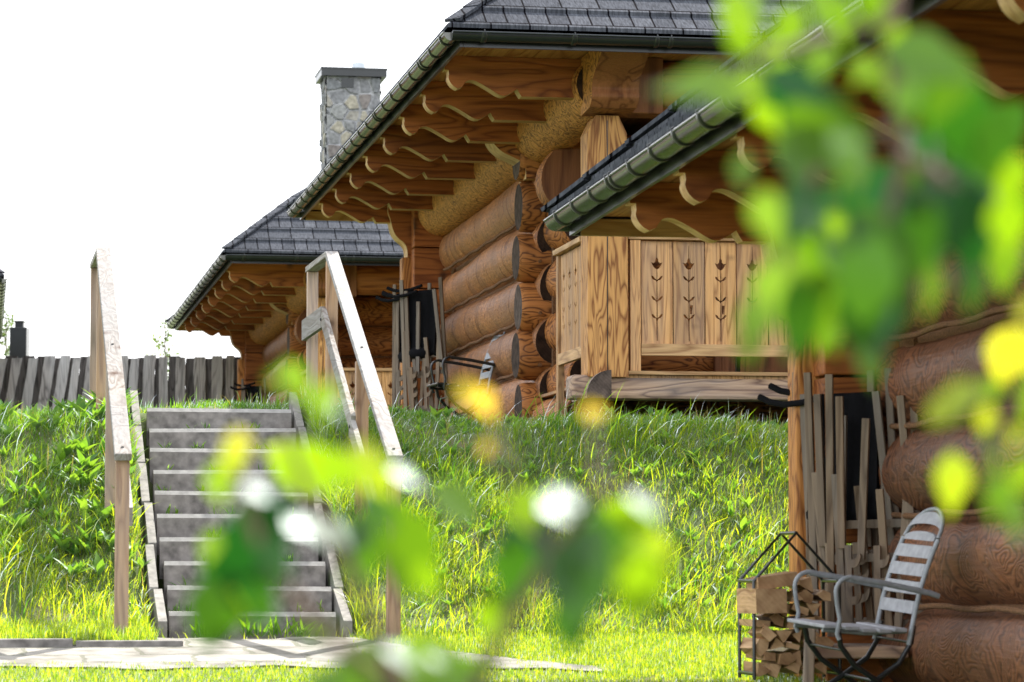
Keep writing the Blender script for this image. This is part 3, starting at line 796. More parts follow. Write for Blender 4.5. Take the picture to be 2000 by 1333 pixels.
def chimney(parent, u0, u1, w0, w1, z0, z1):
    V = []; Fc = []; Cc = []; o = 0
    for (p, q, nrm, seed) in (((u0, w0), (u1, w0), (0, -1), 3), ((u1, w0), (u1, w1), (1, 0), 4), ((u1, w1), (u0, w1), (0, 1), 5), ((u0, w1), (u0, w0), (-1, 0), 6)):
        wd = math.hypot(q[0] - p[0], q[1] - p[1]); X, Z, h, C = stone_face(wd, z1 - z0, seed)
        ed = np.clip(np.minimum(X, wd - X) / .02, 0, 1); 
        ux, uy = (q[0] - p[0]) / wd, (q[1] - p[1]) / wd
        P = np.stack([p[0] + ux * X + nrm[0] * h, p[1] + uy * X + nrm[1] * h, z0 + Z], -1).reshape(-1, 3)
        ny, nx = X.shape; i, j = np.meshgrid(np.arange(nx - 1), np.arange(ny - 1)); a = (j * nx + i).ravel() + o
        Fc.append(np.stack([a, a + 1, a + nx + 1, a + nx], 1)); V.append(P)
        Cc.append(np.concatenate([C.reshape(-1, 3), np.ones((nx * ny, 1))], 1)); o += nx * ny
    Fc = np.concatenate(Fc)
    ch = fast_mesh('chimney', np.concatenate(V), Fc.ravel(), np.full(len(Fc), 4), STONE, parent, colors=np.concatenate(Cc), smooth=False)
    m = M(); m.box((u0 - .09, w0 - .09, z1 + .0), (u1 + .09, w1 + .09, z1 + .10)); m.box((u0 - .10, w0 - .10, z1 + .10), (u1 + .10, w1 + .10, z1 + .125))
    m.build('cap', BLACK, ch)
    c = (u0 + u1) / 2 + .12
    m = M(); m.tube([(c, (w0 + w1) / 2, z1 + .1), (c, (w0 + w1) / 2, z1 + .26)], [.11, .10], 20); m.build('flue_pipe', GREYR, ch)
    m = M(); m.box((u0 + .22, w0 - .034, z1 - .17), (u0 + .40, w0 - .02, z1 - .03)); m.build('vent_opening', BLACK, ch)
    m = M(); m.prism([(u1 + .01, z1 - .42), (u1 + .01, z1 - .72), (u0 + .0, z1 - 1.75), (u0 - .02, z1 - 1.45)], 'y', w0 - .16, w0 - .04); m.build('flashing', ROOF_S, ch)
chimney(C1, 1.86, 2.66, 4.7, 5.4, 3.9, 5.99)

# ------------------------------------------------------------------ board fence behind
FN = empty('board_fence', (0, 0, 0), label='silvery grey rough board fence behind the grass at the left', cat='fence')
YF = 52.0
zt = at(100, 697, YF).z
rg = random.Random(5)
x = at(-60, 0, YF).x; xe = at(492, 0, YF).x
i = 0
while x < xe:
    wd = rg.uniform(.13, .21); front = i % 2 == 0
    px = 1000 + x * F / YF
    lean = max(0.0, (330 - px) / 330) * .17 + rg.uniform(-.02, .02)
    h = zt + rg.uniform(-.03, .03); g = 1.7
    m = M(); y = YF + (0 if front else .05); nseg = 9; t = .028
    pts = []
    for k_ in range(nseg + 1):
        z = g + (h - g) * k_ / nseg; off = (z - g - .6) * lean; j1 = rg.uniform(-.012, .012); j2 = rg.uniform(-.012, .012)
        pts += [(x + off + j1, y, z), (x + off + wd + j2, y, z), (x + off + wd + j2, y + t, z), (x + off + j1, y + t, z)]
    fs = [(4*a, 4*a+1, 4*a+5, 4*a+4) for a in range(nseg)] + [(4*a+1, 4*a+2, 4*a+6, 4*a+5) for a in range(nseg)] + [(4*a+3, 4*a, 4*a+4, 4*a+7) for a in range(nseg)] + [(4*a+2, 4*a+3, 4*a+7, 4*a+6) for a in range(nseg)] + [(4*nseg, 4*nseg+1, 4*nseg+2, 4*nseg+3)]
    m.add(pts, fs); m.build('fence_board', W['fence'] if front else W['fence_shade'], FN)
    x += wd * (.90 if front else .75); i += 1
m = M(); xa = at(-60, 0, YF).x
m.box((xa, YF + .09, zt - .5), (xe, YF + .15, zt - .4)); m.box((xa, YF + .09, 2.3), (xe, YF + .15, 2.4)); m.build('fence_rail', W['fence'], FN)

a = at(38.5, 650, 60)
m = M(); m.box((a.x - .168, 59.8, 1.9), (a.x + .168, 60.2, at(0, 641, 60).z)); m.box((a.x - .085, 59.9, at(0, 641, 60).z), (a.x + .085, 60.1, at(0, 630, 60).z)); m.box((a.x - .10, 59.88, at(0, 630, 60).z), (a.x + .10, 60.12, at(0, 627.5, 60).z))
tag(m.build('metal_chimney', BLACK, bevel=.01), 'dark square metal chimney showing above the fence', 'chimney')

# ------------------------------------------------------------------ leaves, generic
def leaf_arrays(C, D, N, Ln, Wd, fold=.25, curl=.25, seg=5):
    """arrays of leaves: centre base C, direction D, normal N (n,3); length, width (n,)"""
    n = len(C); D = D / np.linalg.norm(D, axis=1, keepdims=True)
    N = N - D * (N * D).sum(1, keepdims=True); N = N / (np.linalg.norm(N, axis=1, keepdims=True) + 1e-9); S = np.cross(D, N)
    prof = [0.0, .70, 1.0, .92, .62, .27, 0.0] if seg == 5 else [0.0, .9, .9, 0.0]
    ts = np.linspace(0, 1, len(prof)); V = []
    for t, p in zip(ts, prof):
        mid = C + D * (Ln * t)[:, None] - N * (Ln * curl * t * t)[:, None]
        e = S * (Wd * .5 * p)[:, None]; up = N * (Wd * .5 * p * fold)[:, None]
        V += [mid - e + up, mid, mid + e + up]
    V = np.stack(V, 1)                                  # n, 3k, 3
    k = len(prof); f = []
    for i in range(k - 1):
        a = 3 * i
        f += [(a, a + 1, a + 4, a + 3), (a + 1, a + 2, a + 5, a + 4)]
    f = np.array(f); Fc = (f[None] + (np.arange(n) * 3 * k)[:, None, None]).reshape(-1, 4)
    return V.reshape(-1, 3), Fc, 3 * k
def leaves_obj(name, C, D, N, Ln, Wd, var, mat, parent=None, **kw):
    V, Fc, k = leaf_arrays(np.asarray(C, float), np.asarray(D, float), np.asarray(N, float), np.asarray(Ln, float), np.asarray(Wd, float), **kw)
    return fast_mesh(name, V, Fc.ravel(), np.full(len(Fc), 4), mat, parent, attrs=np.repeat(np.asarray(var, float), k))

# two young trees beyond the fence
def young_tree(px, pyt, Y, spread, n, label, seed):
    rg = np.random.default_rng(seed); top = at(px, pyt, Y); base = Vector((top.x, Y, 1.9))
    T = empty('young_tree', base, label=label, cat='tree', group='young trees beyond the fence')
    H = top.z - base.z; m = M(); m.tube([(0, 0, -.1), (.03, 0, H * .5), (0, 0, H)], [.05, .03, .008], 8)
    C = []; D = []
    for i in range(26):
        z = H * (.45 + .55 * i / 26); a = rg.uniform(0, 6.28); r = spread * (1.15 - .95 * (z / H - .4) / .6) * rg.uniform(.6, 1)
        e = Vector((r * cos(a), r * sin(a), z + r * .5)); s = Vector((0, 0, z))
        m.tube([s, (s + e) / 2 + Vector((0, 0, -.03)), e], [.014, .009, .004], 5)
        for q in range(n // 26):
            t = rg.uniform(.25, 1.05); p = s + (e - s) * t
            C.append(np.array(p) + rg.normal(0, .05, 3)); D.append(rg.normal(0, 1, 3))
    m.build('trunk', W['stick'], T)
    k = len(C); leaves_obj('crown', C, D, rg.normal(0, 1, (k, 3)) + (0, 0, 1), rg.uniform(.07, .12, k), rg.uniform(.035, .06, k), rg.uniform(0, 1, k), CROWN, T, seg=3)
young_tree(12, 606, 68, .55, 500, 'thin young tree behind the dark metal chimney at the left edge', 1)
young_tree(322, 626, 66, .55, 330, 'sparse young tree above the fence, beneath the gutter end of the farthest cabin', 2)

# ------------------------------------------------------------------ garden chair (faces local -x)
def garden_chair():
    Cc = empty('garden_chair')
    for i, (x, dz, wd) in enumerate(((-.235, .0, .10), (-.135, -.008, .085), (-.045, -.018, .08), (.04, -.02, .075), (.12, -.014, .075))):
        m = M(); m.box((x - wd/2, -.215, .425 + dz), (x + wd/2 - .008, .215, .443 + dz)); m.build('seat_slat', GREYS, Cc, bevel=.004)
    m = M()
    for y in (-.16, .16): m.tube([(-.27, y, .415), (-.05, y, .400), (.17, y, .412)], .011, 8)
    m.build('seat_frame', GREYP, Cc)
    def bp(t): return (.185 + .20 * t - .03 * sin(t * pi), .42 + .575 * t)     # x, z up the back
    m = M()
    for y in (-.185, .185):
        m.tube([(*[bp(t / 8)[0]], y * (1 - .12 * max(0, t / 8 - .6)), bp(t / 8)[1]) for t in range(-1, 7)], .0105, 8, squash=1.3)
    arc = []
    for q in range(13):
        a = pi * q / 12; t = .76 + .24 * sin(a); arc.append((bp(t)[0], -.178 * cos(a), bp(t)[1]))
    m.tube(arc, .0105, 8); m.build('back_frame', GREYP, Cc)
    for t in (.13, .29, .44, .59):
        (x0, z0), (x1, z1) = bp(t), bp(t + .105)
        m = M(); m.add([(x0 - .012, -.175, z0), (x0 - .012, .175, z0), (x1 - .012, .175, z1), (x1 - .012, -.175, z1), (x0 + .004, -.175, z0), (x0 + .004, .175, z0), (x1 + .004, .175, z1), (x1 + .004, -.175, z1)],
              [(0,3,2,1),(4,5,6,7),(0,1,5,4),(1,2,6,5),(2,3,7,6),(3,0,4,7)]); m.build('back_slat', GREYS, Cc, bevel=.003)
    # rounded head panel with an arched slot above the topmost slat
    for lo, hi, r in ((.735, .80, 0), (.83, .965, 1)):
        m = M(); n_ = 14; v = []
        for q in range(n_ + 1):
            y = -.160 + .320 * q / n_
            c = math.sqrt(max(0, 1 - (y / .163) ** 2))
            ta = lo + (.045 * c if r else 0); tb = (hi - .13 + .14 * c) if r else hi - .04 + .05 * c
            tb = max(tb, ta + .004)
            for off in (-.010, .005):
                v.append((bp(ta)[0] + off, y, bp(ta)[1])); v.append((bp(tb)[0] + off, y, bp(tb)[1]))
        fs = []
        for q in range(n_):
            a = 4 * q; b_ = a + 4
            fs += [(a, b_, b_ + 1, a + 1), (a + 2, a + 3, b_ + 3, b_ + 2), (a, a + 2, b_ + 2, b_), (a + 1, b_ + 1, b_ + 3, a + 3)]
        m.add(v, fs); m.build('head_panel', GREYS, Cc)
    for y in (-.235, .235):
        m = M()
        m.tube([(-.165, y, .665), (.02, y, .640), (.25, y, .600), (.30, y, .585)], .0105, 8, squash=1.4)
        loop = [(-.165, y, .668)] + [(-.165 - .075 * sin(a), y, .598 + .07 * cos(a)) for a in [pi * .5 * q / 6 for q in range(1, 7)]] + [(-.232, y, .54), (-.215, y, .47), (-.228, y, .40), (-.215, y, .375)]
        m.tube(loop, .011, 8); m.build('armrest', GREYP, Cc)
    for y in (-.19, .19):
        m = M(); m.tube([(-.20, y, .41), (-.185, y, .34), (-.11, y, .25), (.02, y, .17), (.16, y, .08), (.27, y, 0)], .0135, 8)
        m.build('leg', BLACK, Cc)
        m = M(); yy = y * .92; m.tube([(.20, yy, .44), (.19, yy, .36), (.13, yy, .26), (.0, yy, .17), (-.15, yy, .08), (-.25, yy, 0)], .0135, 8)
        m.build('leg', BLACK, Cc)
    m = M(); m.tube([(0.01, -.19, .175), (0.01, .19, .175)], .008, 8); m.tube([(.18, -.18, .36), (.18, .18, .36)], .007, 6); m.tube([(-.17, -.19, .32), (-.17, .19, .32)], .007, 6)
    m.build('stretcher', BLACK, Cc)
    return Cc
ch = garden_chair(); p = at(1672, 1218, 14.6)
ch.location = (p.x, p.y, p.z - .435); ch.rotation_euler = (R(3), R(1), R(19))
tag(ch, 'grey slatted garden chair with black crossed legs in front of the nearest cabin', 'garden chair', 'slatted garden chairs')
c2 = copy_tree(ch); p = at(905, 800, 29.3); c2.location = (p.x, p.y, float(ground_z(p.x, p.y)) + .04); c2.rotation_euler = (0, 0, R(14)); c2.scale = (1.1,) * 3
for o in c2.children:
    if o.name.startswith(('armrest', 'seat_frame', 'seat_slat')):
        o.data = o.data.copy(); o.data.materials[0] = BLACK
    elif o.name.startswith(('back_slat', 'head_panel')):
        o.data = o.data.copy(); o.data.materials[0] = GREYP
tag(c2, 'black armed garden chair with grey back against the log wall of the middle cabin', 'garden chair', 'slatted garden chairs')

# ------------------------------------------------------------------ folded wooden deck chairs
def deck_chair():
    Dk = empty('folded_deck_chair')
    def lath(a, b_, name='stile', wd=.042, th=.022, up=(0, 1, 0)):
        m = M(); m.bar(a, b_, wd, th, up); m.build(name, W['stick'], Dk, bevel=.003)
    for s in (-1, 1):
        lath((s * .25, -.03, 0), (s * .235, -.02, 1.42)); lath((s * .20 + .03, -.065, .48), (s * .17, -.05, 1.30)); lath((s * .15 - .02, -.05, .05), (s * .205, -.045, .88))
    lath((-.06, -.075, .42), (-.02, -.06, 1.18)); lath((.09, -.06, .0), (.05, -.07, .80))
    for z, y in ((.06, .0), (.42, -.02), (.60, .0)): lath((-.26, y + .0, z), (.26, y + .0, z + .02), 'crossbar', .045, .02, (0, 1, 0))
    for x in (-.12, .04):
        m = M(); m.prism([(x - .018, .06), (x + .018, .06), (x + .018, .50), (x - .018, .50)], 'y', -.115, -.095)
        for q in range(3):
            z = .18 + q * .10
            m.prism(spline([(x + .018, z), (x + .05, z + .01), (x + .068, z + .05), (x + .066, z + .075), (x + .045, z + .05), (x + .018, z + .045)], 3), 'y', -.115, -.095)
        m.build('notched_rack', W['stick'], Dk)
    m = M(); prof = [(1.30, .01), (1.15, .0), (.95, -.01), (.78, -.03), (.66, -.045), (.60, .0), (.66, .03), (.85, .035), (1.1, .035), (1.28, .03)]
    sp = spline(prof, 3); nn = 8; v = []
    for q in range(nn + 1):
        x = -.19 + .34 * q / nn; b_ = .015 * sin(q * 2.1)
        for z, y in sp: v.append((x + .02 * (z - 1), y + b_, z))
    k = len(sp); fs = [(q*k+i, q*k+(i+1)%k, (q+1)*k+(i+1)%k, (q+1)*k+i) for q in range(nn) for i in range(k)]
    m.add(v, fs, 0, True); m.add(v[:k], [tuple(range(k))]); m.add(v[-k:], [tuple(range(k))[::-1]]); m.build('black_sling', FABRIC, Dk)
    m = M(); m.tube([(-.20, .0, .66), (-.12, -.045, .645), (.02, -.045, .64), (.10, .0, .66)], [.03, .055, .055, .03], 10); m.build('head_cushion', FABRIC, Dk)
    for y, z in ((-.08, 1.27), (.03, 1.33)):
        m = M(); m.tube([(-.02, y, z + .02), (-.16, y, z - .015), (-.28, y, z - .025), (-.37, y, z - .01), (-.44, y, z + .02)], .018, 8); m.build('padded_handle', FABRIC, Dk)
    return Dk
dk = deck_chair()
def in_cabin(Cn, u, w_, z):
    a = Cn.rotation_euler[2]
    return Vector(Cn.location) + Vector((cos(a), sin(a), 0)) * u + Vector((-sin(a), cos(a), 0)) * w_ + Vector((0, 0, z))
first = [True]
def put_deck(px, Y, zb, yaw, lean, label, sc_=1.0, tilt=0):
    o = dk if first[0] else copy_tree(dk); first[0] = False
    p = at(px, 1000, Y); o.location = (p.x, p.y, zb); o.rotation_euler = (R(lean), R(tilt), R(yaw)); o.scale = (sc_,) * 3
    tag(o, label, 'deck chair', 'folded deck chairs leaning on the cabins'); return o
g3 = C3.location.z
def strip(o, *names):
    for c in list(o.children):
        if c.name.startswith(names): bpy.data.objects.remove(c)
put_deck(1640, 16.35, g3 + .37, -38, 3, 'black and wood folded deck chair beside the post of the nearest cabin', tilt=1)
strip(put_deck(1680, 16.1, g3 + .375, -30, 3, 'folded wooden deck chair between two others in the stack behind the grey chair', tilt=-1, sc_=.99), 'padded_handle', 'head_cushion')
strip(put_deck(1712, 15.85, g3 + .37, -24, 4, 'folded deck chair closest to the log wall in the stack behind the grey chair', tilt=.5, sc_=.97), 'padded_handle', 'head_cushion', 'black_sling')
g2 = C2.location.z
put_deck(808, 32.2, g2 + .33, -36, 2, 'folded deck chair by the rear post of the middle cabin', tilt=1)
put_deck(836, 31.6, g2 + .33, -28, 4, 'folded deck chair leaning on the log wall of the middle cabin', tilt=-1)
g1 = C1.location.z
put_deck(497, 49.3, g1 + .33, -34, 2, 'folded deck chair by the rear post of the farthest cabin', tilt=1)

# ------------------------------------------------------------------ firewood in its steel rack
RK = empty('firewood_rack', (0, 0, 0), label='black steel gabled rack holding firewood beside the post of the nearest cabin', cat='firewood rack')
pk = at(1542, 1318, 15.6); zr0 = pk.z - .02
RK.location = (pk.x, pk.y, zr0); RK.rotation_euler = (0, 0, R(10))
hw_, hh, pkh, dp = .225, .50, .245, .15
for y in (-dp, dp):
    m = M(); m.tube([(-hw_, y, 0), (-hw_, y, hh), (0.0, y, hh + pkh), (hw_, y, hh), (hw_, y, 0)], .0095, 8); m.build('side_frame', BLACK, RK)
for x, z in ((-hw_, hh), (hw_, hh), (0, hh + pkh), (-hw_, .03), (hw_, .03)):
    m = M(); m.tube([(x, -dp, z), (x, dp, z)], .0095, 8); m.build('cross_bar', BLACK, RK)
rg = random.Random(3)
def billet(x, z, a, pts, label, L=.30, y=-.17):
    n = len(pts); m = M()
    ca, sa = cos(a), sin(a); P = [(px_ * ca - pz_ * sa, px_ * sa + pz_ * ca) for px_, pz_ in pts]
    j = [(rg.uniform(-.006, .006), rg.uniform(-.006, .006)) for _ in P]
    vs = [(q[0], -L / 2, q[1]) for q in P] + [(q[0] + e[0], L / 2, q[1] + e[1]) for q, e in zip(P, j)]
    m.add(vs, [tuple(range(n)), tuple(range(2 * n - 1, n - 1, -1))], 1)
    for i in range(n): m.add(vs, [(i, i + n, (i + 1) % n + n, (i + 1) % n)], 2 if (i == 0 and n > 4) else 0)
    o = m.build('firewood_billet', [W['fire'], ENDP, W['bark']], None, bevel=.003)
    wv = Vector((cos(R(10)) * x - sin(R(10)) * (y + L / 2), sin(R(10)) * x + cos(R(10)) * (y + L / 2), z))
    o.location = Vector(RK.location) + wv; o.rotation_euler = (0, 0, R(10) + rg.uniform(-.08, .08))
    return tag(o, label, 'firewood', 'firewood stacked in the rack')
shapes = [[(-.05,-.03),(.05,-.035),(.045,.03),(-.04,.035)], [(-.055,-.03),(.05,-.03),(0,.045)], [(-.06,-.025),(0,-.04),(.06,-.02),(.03,.035),(-.035,.035)], [(-.035,-.04),(.04,-.04),(.04,.03),(-.02,.045)], [(-.055,-.018),(.055,-.022),(.05,.02),(-.05,.018)]]
z = .055; row = 0
while z < .42:
    x = -.185 + (.03 if row % 2 else 0)
    while x < .15:
        s_ = rg.choice(shapes); k_ = rg.uniform(.62, .9)
        if not (x < -.10 and z > .33):
            billet(x, z + rg.uniform(-.012, .012), rg.choice([0, .4, -.5, 1.2, 2.6, 3.1]) + rg.uniform(-.2, .2), [(a * k_, b_ * k_) for a, b_ in s_], 'split spruce billet among those stacked in the steel rack', y=-.17 + rg.uniform(-.03, .04))
        x += rg.uniform(.066, .088)
    z += .060; row += 1
billet(-.165, .40, .02, [(-.082,-.062),(.082,-.062),(.082,.060),(-.082,.064)], 'large square pale timber offcut at the upper left of the rack', y=-.235)
billet(-.10, .500, .12, [(-.11,-.035),(.11,-.03),(.10,.035),(-.105,.03)], 'squared beam offcut lying on top of the firewood, tilted', y=-.20)
billet(.06, .49, -.5, [(-.06,-.03),(.05,-.03),(0,.035)], 'split wedge leaning on top of the firewood by the post', y=-.14)
m = M(); m.box((-.028, -.012, 0), (.028, .012, .30)); 
o = m.build('wooden_stake', W['stick'], bevel=.008); p = at(1578, 1325, 15.2); o.location = (p.x, p.y, p.z - .05); o.rotation_euler = (R(-4), R(3), 0)
tag(o, 'short rounded grey stake standing between the firewood and the chair', 'stake')

# porch table glimpsed below the railing of the middle cabin
PT = empty('porch_table', in_cabin(C2, 3.15, 1.9, .27), YAW, label='dark table whose legs show under the railing of the middle cabin', cat='table')
m = M(); m.box((-.6, -.35, .70), (.6, .35, .735)); m.build('tabletop', BLACK, PT)
for x in (-.52, .0, .30, .52):
    m = M(); m.bar((x, -.28, 0), (x + .03, -.28, .70), .07 if x > 0 else .03, .05, (0, 1, 0)); m.build('leg', BLACK, PT)

# ------------------------------------------------------------------ grass
def fnoise(t, s, f, ph): return .5 + .25 * np.sin(t * f + ph) * np.cos(s * f * 1.3 - ph) + .25 * np.sin(t * f * 2.3 + s * f * 1.7 + ph * 2)
def blades(name, n, tr, sr, hfun, wd, lean, mat, seed, density=None, bend=.6, kind='stuff', label=None, cat='grass', zoff=0.0):
    rg = np.random.default_rng(seed)
    t = rg.uniform(*tr, n); s = rg.uniform(*sr, n)
    keep = ~((t > .97) & (t < 2.19) & (s > 17.80) & (s < 21.3))
    if density is not None: keep &= rg.uniform(0, 1, n) < density(t, s)
    t, s = t[keep], s[keep]; n = len(t)
    x = t * US.x + s * VS.x; y = t * US.y + s * VS.y; z = ground_z(x, y) - .01 + zoff
    h = hfun(t, s, rg.uniform(0, 1, n)); a = rg.uniform(0, 2 * pi, n)
    lx = np.cos(a) * .5 + lean[0] + rg.normal(0, .15, n); ly = np.sin(a) * .5 + lean[1] + rg.normal(0, .15, n)
    wv = rg.uniform(.7, 1.3, n) * wd; wa = rg.uniform(0, pi, n)
    sx, sy = np.cos(wa) * wv / 2, np.sin(wa) * wv / 2
    bd = rg.uniform(.3, 1.0, n) * bend
    V = np.zeros((n, 7, 3))
    for i, (q, k) in enumerate(((0, 1.0), (.38, .95), (.72, .6))):
        cx = x + lx * h * bd * q ** 1.8; cy = y + ly * h * bd * q ** 1.8; cz = z + h * (q - .25 * bd * q * q)
        V[:, 2*i] = np.stack([cx - sx * k, cy - sy * k, cz], 1); V[:, 2*i+1] = np.stack([cx + sx * k, cy + sy * k, cz], 1)
    V[:, 6] = np.stack([x + lx * h * bd, y + ly * h * bd, z + h * (1 - .32 * bd)], 1)
    f4 = np.array([0,1,3,2, 2,3,5,4, 4,5,6]); ff = (f4[None] + (np.arange(n) * 7)[:, None]).ravel()
    sizes = np.tile([4, 4, 3], n)
    pv = np.clip(1.1 - .75 * np.clip((s - 18.4 - .5 * np.clip(t - 2, 0, 9) * .5) / 2.2, 0, 1) - .25 * fnoise(t, s, 1.9, 3), .1, 1) if n else 0  # shade on the upper and left bank lowers the blade colour, plus patches
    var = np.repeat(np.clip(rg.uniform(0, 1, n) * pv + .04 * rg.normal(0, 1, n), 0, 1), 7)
    o = fast_mesh(name, V.reshape(-1, 3), ff, sizes, mat, attrs=var)
    return tag(o, label, cat, kind=kind)
down = (-VS.x * .35 * 1.0, -VS.y * .35)
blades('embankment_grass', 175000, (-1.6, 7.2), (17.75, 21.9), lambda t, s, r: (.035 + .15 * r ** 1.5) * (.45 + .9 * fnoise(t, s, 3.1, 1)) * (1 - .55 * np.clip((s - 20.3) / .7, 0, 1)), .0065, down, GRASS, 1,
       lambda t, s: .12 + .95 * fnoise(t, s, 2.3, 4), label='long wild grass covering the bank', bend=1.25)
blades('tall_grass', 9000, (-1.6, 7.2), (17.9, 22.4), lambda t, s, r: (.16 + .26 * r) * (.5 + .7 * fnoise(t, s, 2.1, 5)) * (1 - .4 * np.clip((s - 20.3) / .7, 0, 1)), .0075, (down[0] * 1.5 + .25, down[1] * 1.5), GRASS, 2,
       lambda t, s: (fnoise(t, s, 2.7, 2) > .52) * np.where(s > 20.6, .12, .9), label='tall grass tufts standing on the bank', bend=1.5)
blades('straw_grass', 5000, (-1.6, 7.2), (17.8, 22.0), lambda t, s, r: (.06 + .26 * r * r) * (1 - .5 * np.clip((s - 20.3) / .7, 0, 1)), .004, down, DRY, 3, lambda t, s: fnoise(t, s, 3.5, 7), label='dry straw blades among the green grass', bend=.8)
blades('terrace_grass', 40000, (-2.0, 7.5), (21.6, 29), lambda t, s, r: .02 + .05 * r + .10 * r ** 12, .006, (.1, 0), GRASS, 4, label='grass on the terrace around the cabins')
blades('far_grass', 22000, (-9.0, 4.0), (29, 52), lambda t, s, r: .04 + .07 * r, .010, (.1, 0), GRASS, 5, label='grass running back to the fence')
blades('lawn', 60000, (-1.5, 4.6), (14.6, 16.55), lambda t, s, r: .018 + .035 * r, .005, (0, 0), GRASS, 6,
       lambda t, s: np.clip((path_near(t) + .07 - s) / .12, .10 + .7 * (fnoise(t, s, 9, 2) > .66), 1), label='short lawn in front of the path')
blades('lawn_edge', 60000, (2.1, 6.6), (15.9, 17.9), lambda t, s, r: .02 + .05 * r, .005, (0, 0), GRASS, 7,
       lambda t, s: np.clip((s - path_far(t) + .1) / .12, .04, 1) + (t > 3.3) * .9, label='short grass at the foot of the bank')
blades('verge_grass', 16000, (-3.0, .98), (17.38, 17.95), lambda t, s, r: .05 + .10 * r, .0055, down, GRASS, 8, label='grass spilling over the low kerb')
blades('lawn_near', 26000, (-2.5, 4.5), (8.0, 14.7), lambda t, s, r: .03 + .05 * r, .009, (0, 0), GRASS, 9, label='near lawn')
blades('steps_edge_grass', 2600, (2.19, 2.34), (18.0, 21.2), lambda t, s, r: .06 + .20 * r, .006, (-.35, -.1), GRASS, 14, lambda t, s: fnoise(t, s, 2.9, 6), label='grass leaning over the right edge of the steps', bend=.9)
# tufts growing out of the joints of the steps
def step_tufts():
    rg = np.random.default_rng(12); C = []; D = []; N = []; Ln = []
    for i in range(-1, 10):
        for q in range(5 if i >= 0 else 14):
            t = rg.uniform(1.12, 2.06); s = 17.98 + RUN * (i + 1) - rg.uniform(.005, .04); z = max(0, RISE * (i + 1)) - .015
            if i < 0: s = 17.95; z = -.0
            for k in range(rg.integers(4, 12)):
                p = US * (t + rg.normal(0, .012)) + VS * s; C.append((p.x, p.y, z)); D.append((rg.normal(0, .45), rg.normal(-.25, .3), 1)); N.append(rg.normal(0, 1, 3)); Ln.append(rg.uniform(.03, .09 if i >= 0 else .15))
    k = len(C); Ln = np.array(Ln)
    return leaves_obj('step_weeds', C, D, N, Ln, Ln * .13, rg.uniform(0, 1, k), WEED, seg=3, curl=.4)
tag(step_tufts(), 'small tufts of grass growing on the steps', 'grass', kind='stuff')
def weeds():
    rg = np.random.default_rng(21); C = []; D = []; N = []; Ln = []; Wd = []
    for q in range(620):
        left = rg.uniform() < .4
        t = rg.uniform(-.9, .95) if left else rg.uniform(2.5, 6.4)
        s = rg.uniform(18.2, 21.3) if not left else rg.uniform(18.6, 21.2)
        if left and rg.uniform() < .35: t = rg.uniform(.45, .98)
        p = US * t + VS * s; g = float(ground_z(p.x, p.y)); big = rg.uniform(.7, 1.5) * (1.15 if left else .8)
        for k in range(rg.integers(4, 9)):
            a = rg.uniform(0, 6.28); C.append((p.x, p.y, g + .02)); D.append((cos(a) * .6, sin(a) * .6 - .1, rg.uniform(.5, 1.6)))
            N.append((-cos(a), -sin(a), 1.2)); l = rg.uniform(.06, .13) * big; Ln.append(l); Wd.append(l * rg.uniform(.22, .36))
    return leaves_obj('broadleaf_weeds', C, D, N, Ln, Wd, rg.uniform(0, 1, len(C)), WEED, seg=5, curl=.35)
tag(weeds(), 'broad leaved docks and dandelions growing through the grass', 'weeds', kind='stuff')

# ------------------------------------------------------------------ leafy branches close to the camera
def spray(name, label, leaves, stems, seed, cat='branch'):
    """leaves: (px, py, Y, length px, angle deg in the picture, tone 0..1, facing) ; stems: lists of (px, py, Y) with radius"""
    rg = np.random.default_rng(seed); T = empty(name, at(*leaves[0][:3]), label=label, cat=cat)
    base = np.array(T.location)
    for k in range(3):
        C = []; D = []; N = []; Ln = []; Wd = []; var = []
        for (px, py, Y, lp, an, tone, fc) in leaves:
            if (2 if fc == 's' else (1 if tone > 1.2 else 0)) != k: continue
            L_ = lp * Y / F; a = R(an); d = np.array((cos(a), rg.normal(0, .35), sin(a))); d /= np.linalg.norm(d)
            c = np.array(at(px, py, Y)) - d * L_ * .5 - base
            if fc == 's':      # blade turned so that it mirrors the sun towards the lens
                view = -np.array(at(px, py, Y) - Vector((0, 0, CZ))); view /= np.linalg.norm(view)
                nn = view + np.array(sun_dir); nn /= np.linalg.norm(nn); d = d - nn * d.dot(nn)
            else:
                nn = np.array((rg.normal(0, .5), -1.0, rg.normal(.35, .45)))
            C.append(c); D.append(d); N.append(nn); Ln.append(L_); Wd.append(L_ * rg.uniform(.52, .70)); var.append(min(1, tone - 1.2 if k == 1 else tone))
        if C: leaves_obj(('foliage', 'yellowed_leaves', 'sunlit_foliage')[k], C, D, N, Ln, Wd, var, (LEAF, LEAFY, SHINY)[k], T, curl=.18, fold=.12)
    for pts, r0, r1 in stems:
        P = [Vector(at(*p)) - Vector(base) for p in pts]; m = M()
        # smooth
        Q = []
        for i in range(len(P) - 1):
            for j in range(4):
                t = j / 4; p0 = P[max(i-1, 0)]; p1 = P[i]; p2 = P[i+1]; p3 = P[min(i+2, len(P)-1)]
                Q.append(.5 * ((2*p1) + (-p0+p2)*t + (2*p0-5*p1+4*p2-p3)*t*t + (-p0+3*p1-3*p2+p3)*t**3))
        Q.append(P[-1]); k = len(Q)
        m.tube(Q, [r0 + (r1 - r0) * i / (k - 1) for i in range(k)], 8); m.build('twig', W['bark'], T)
    return T
g = np.random.default_rng(42)
def inside(poly, x, y):
    c = False; n = len(poly)
    for i in range(n):
        x1, y1 = poly[i]; x2, y2 = poly[(i + 1) % n]
        if (y1 > y) != (y2 > y) and x < (x2 - x1) * (y - y1) / (y2 - y1) + x1: c = not c
    return c
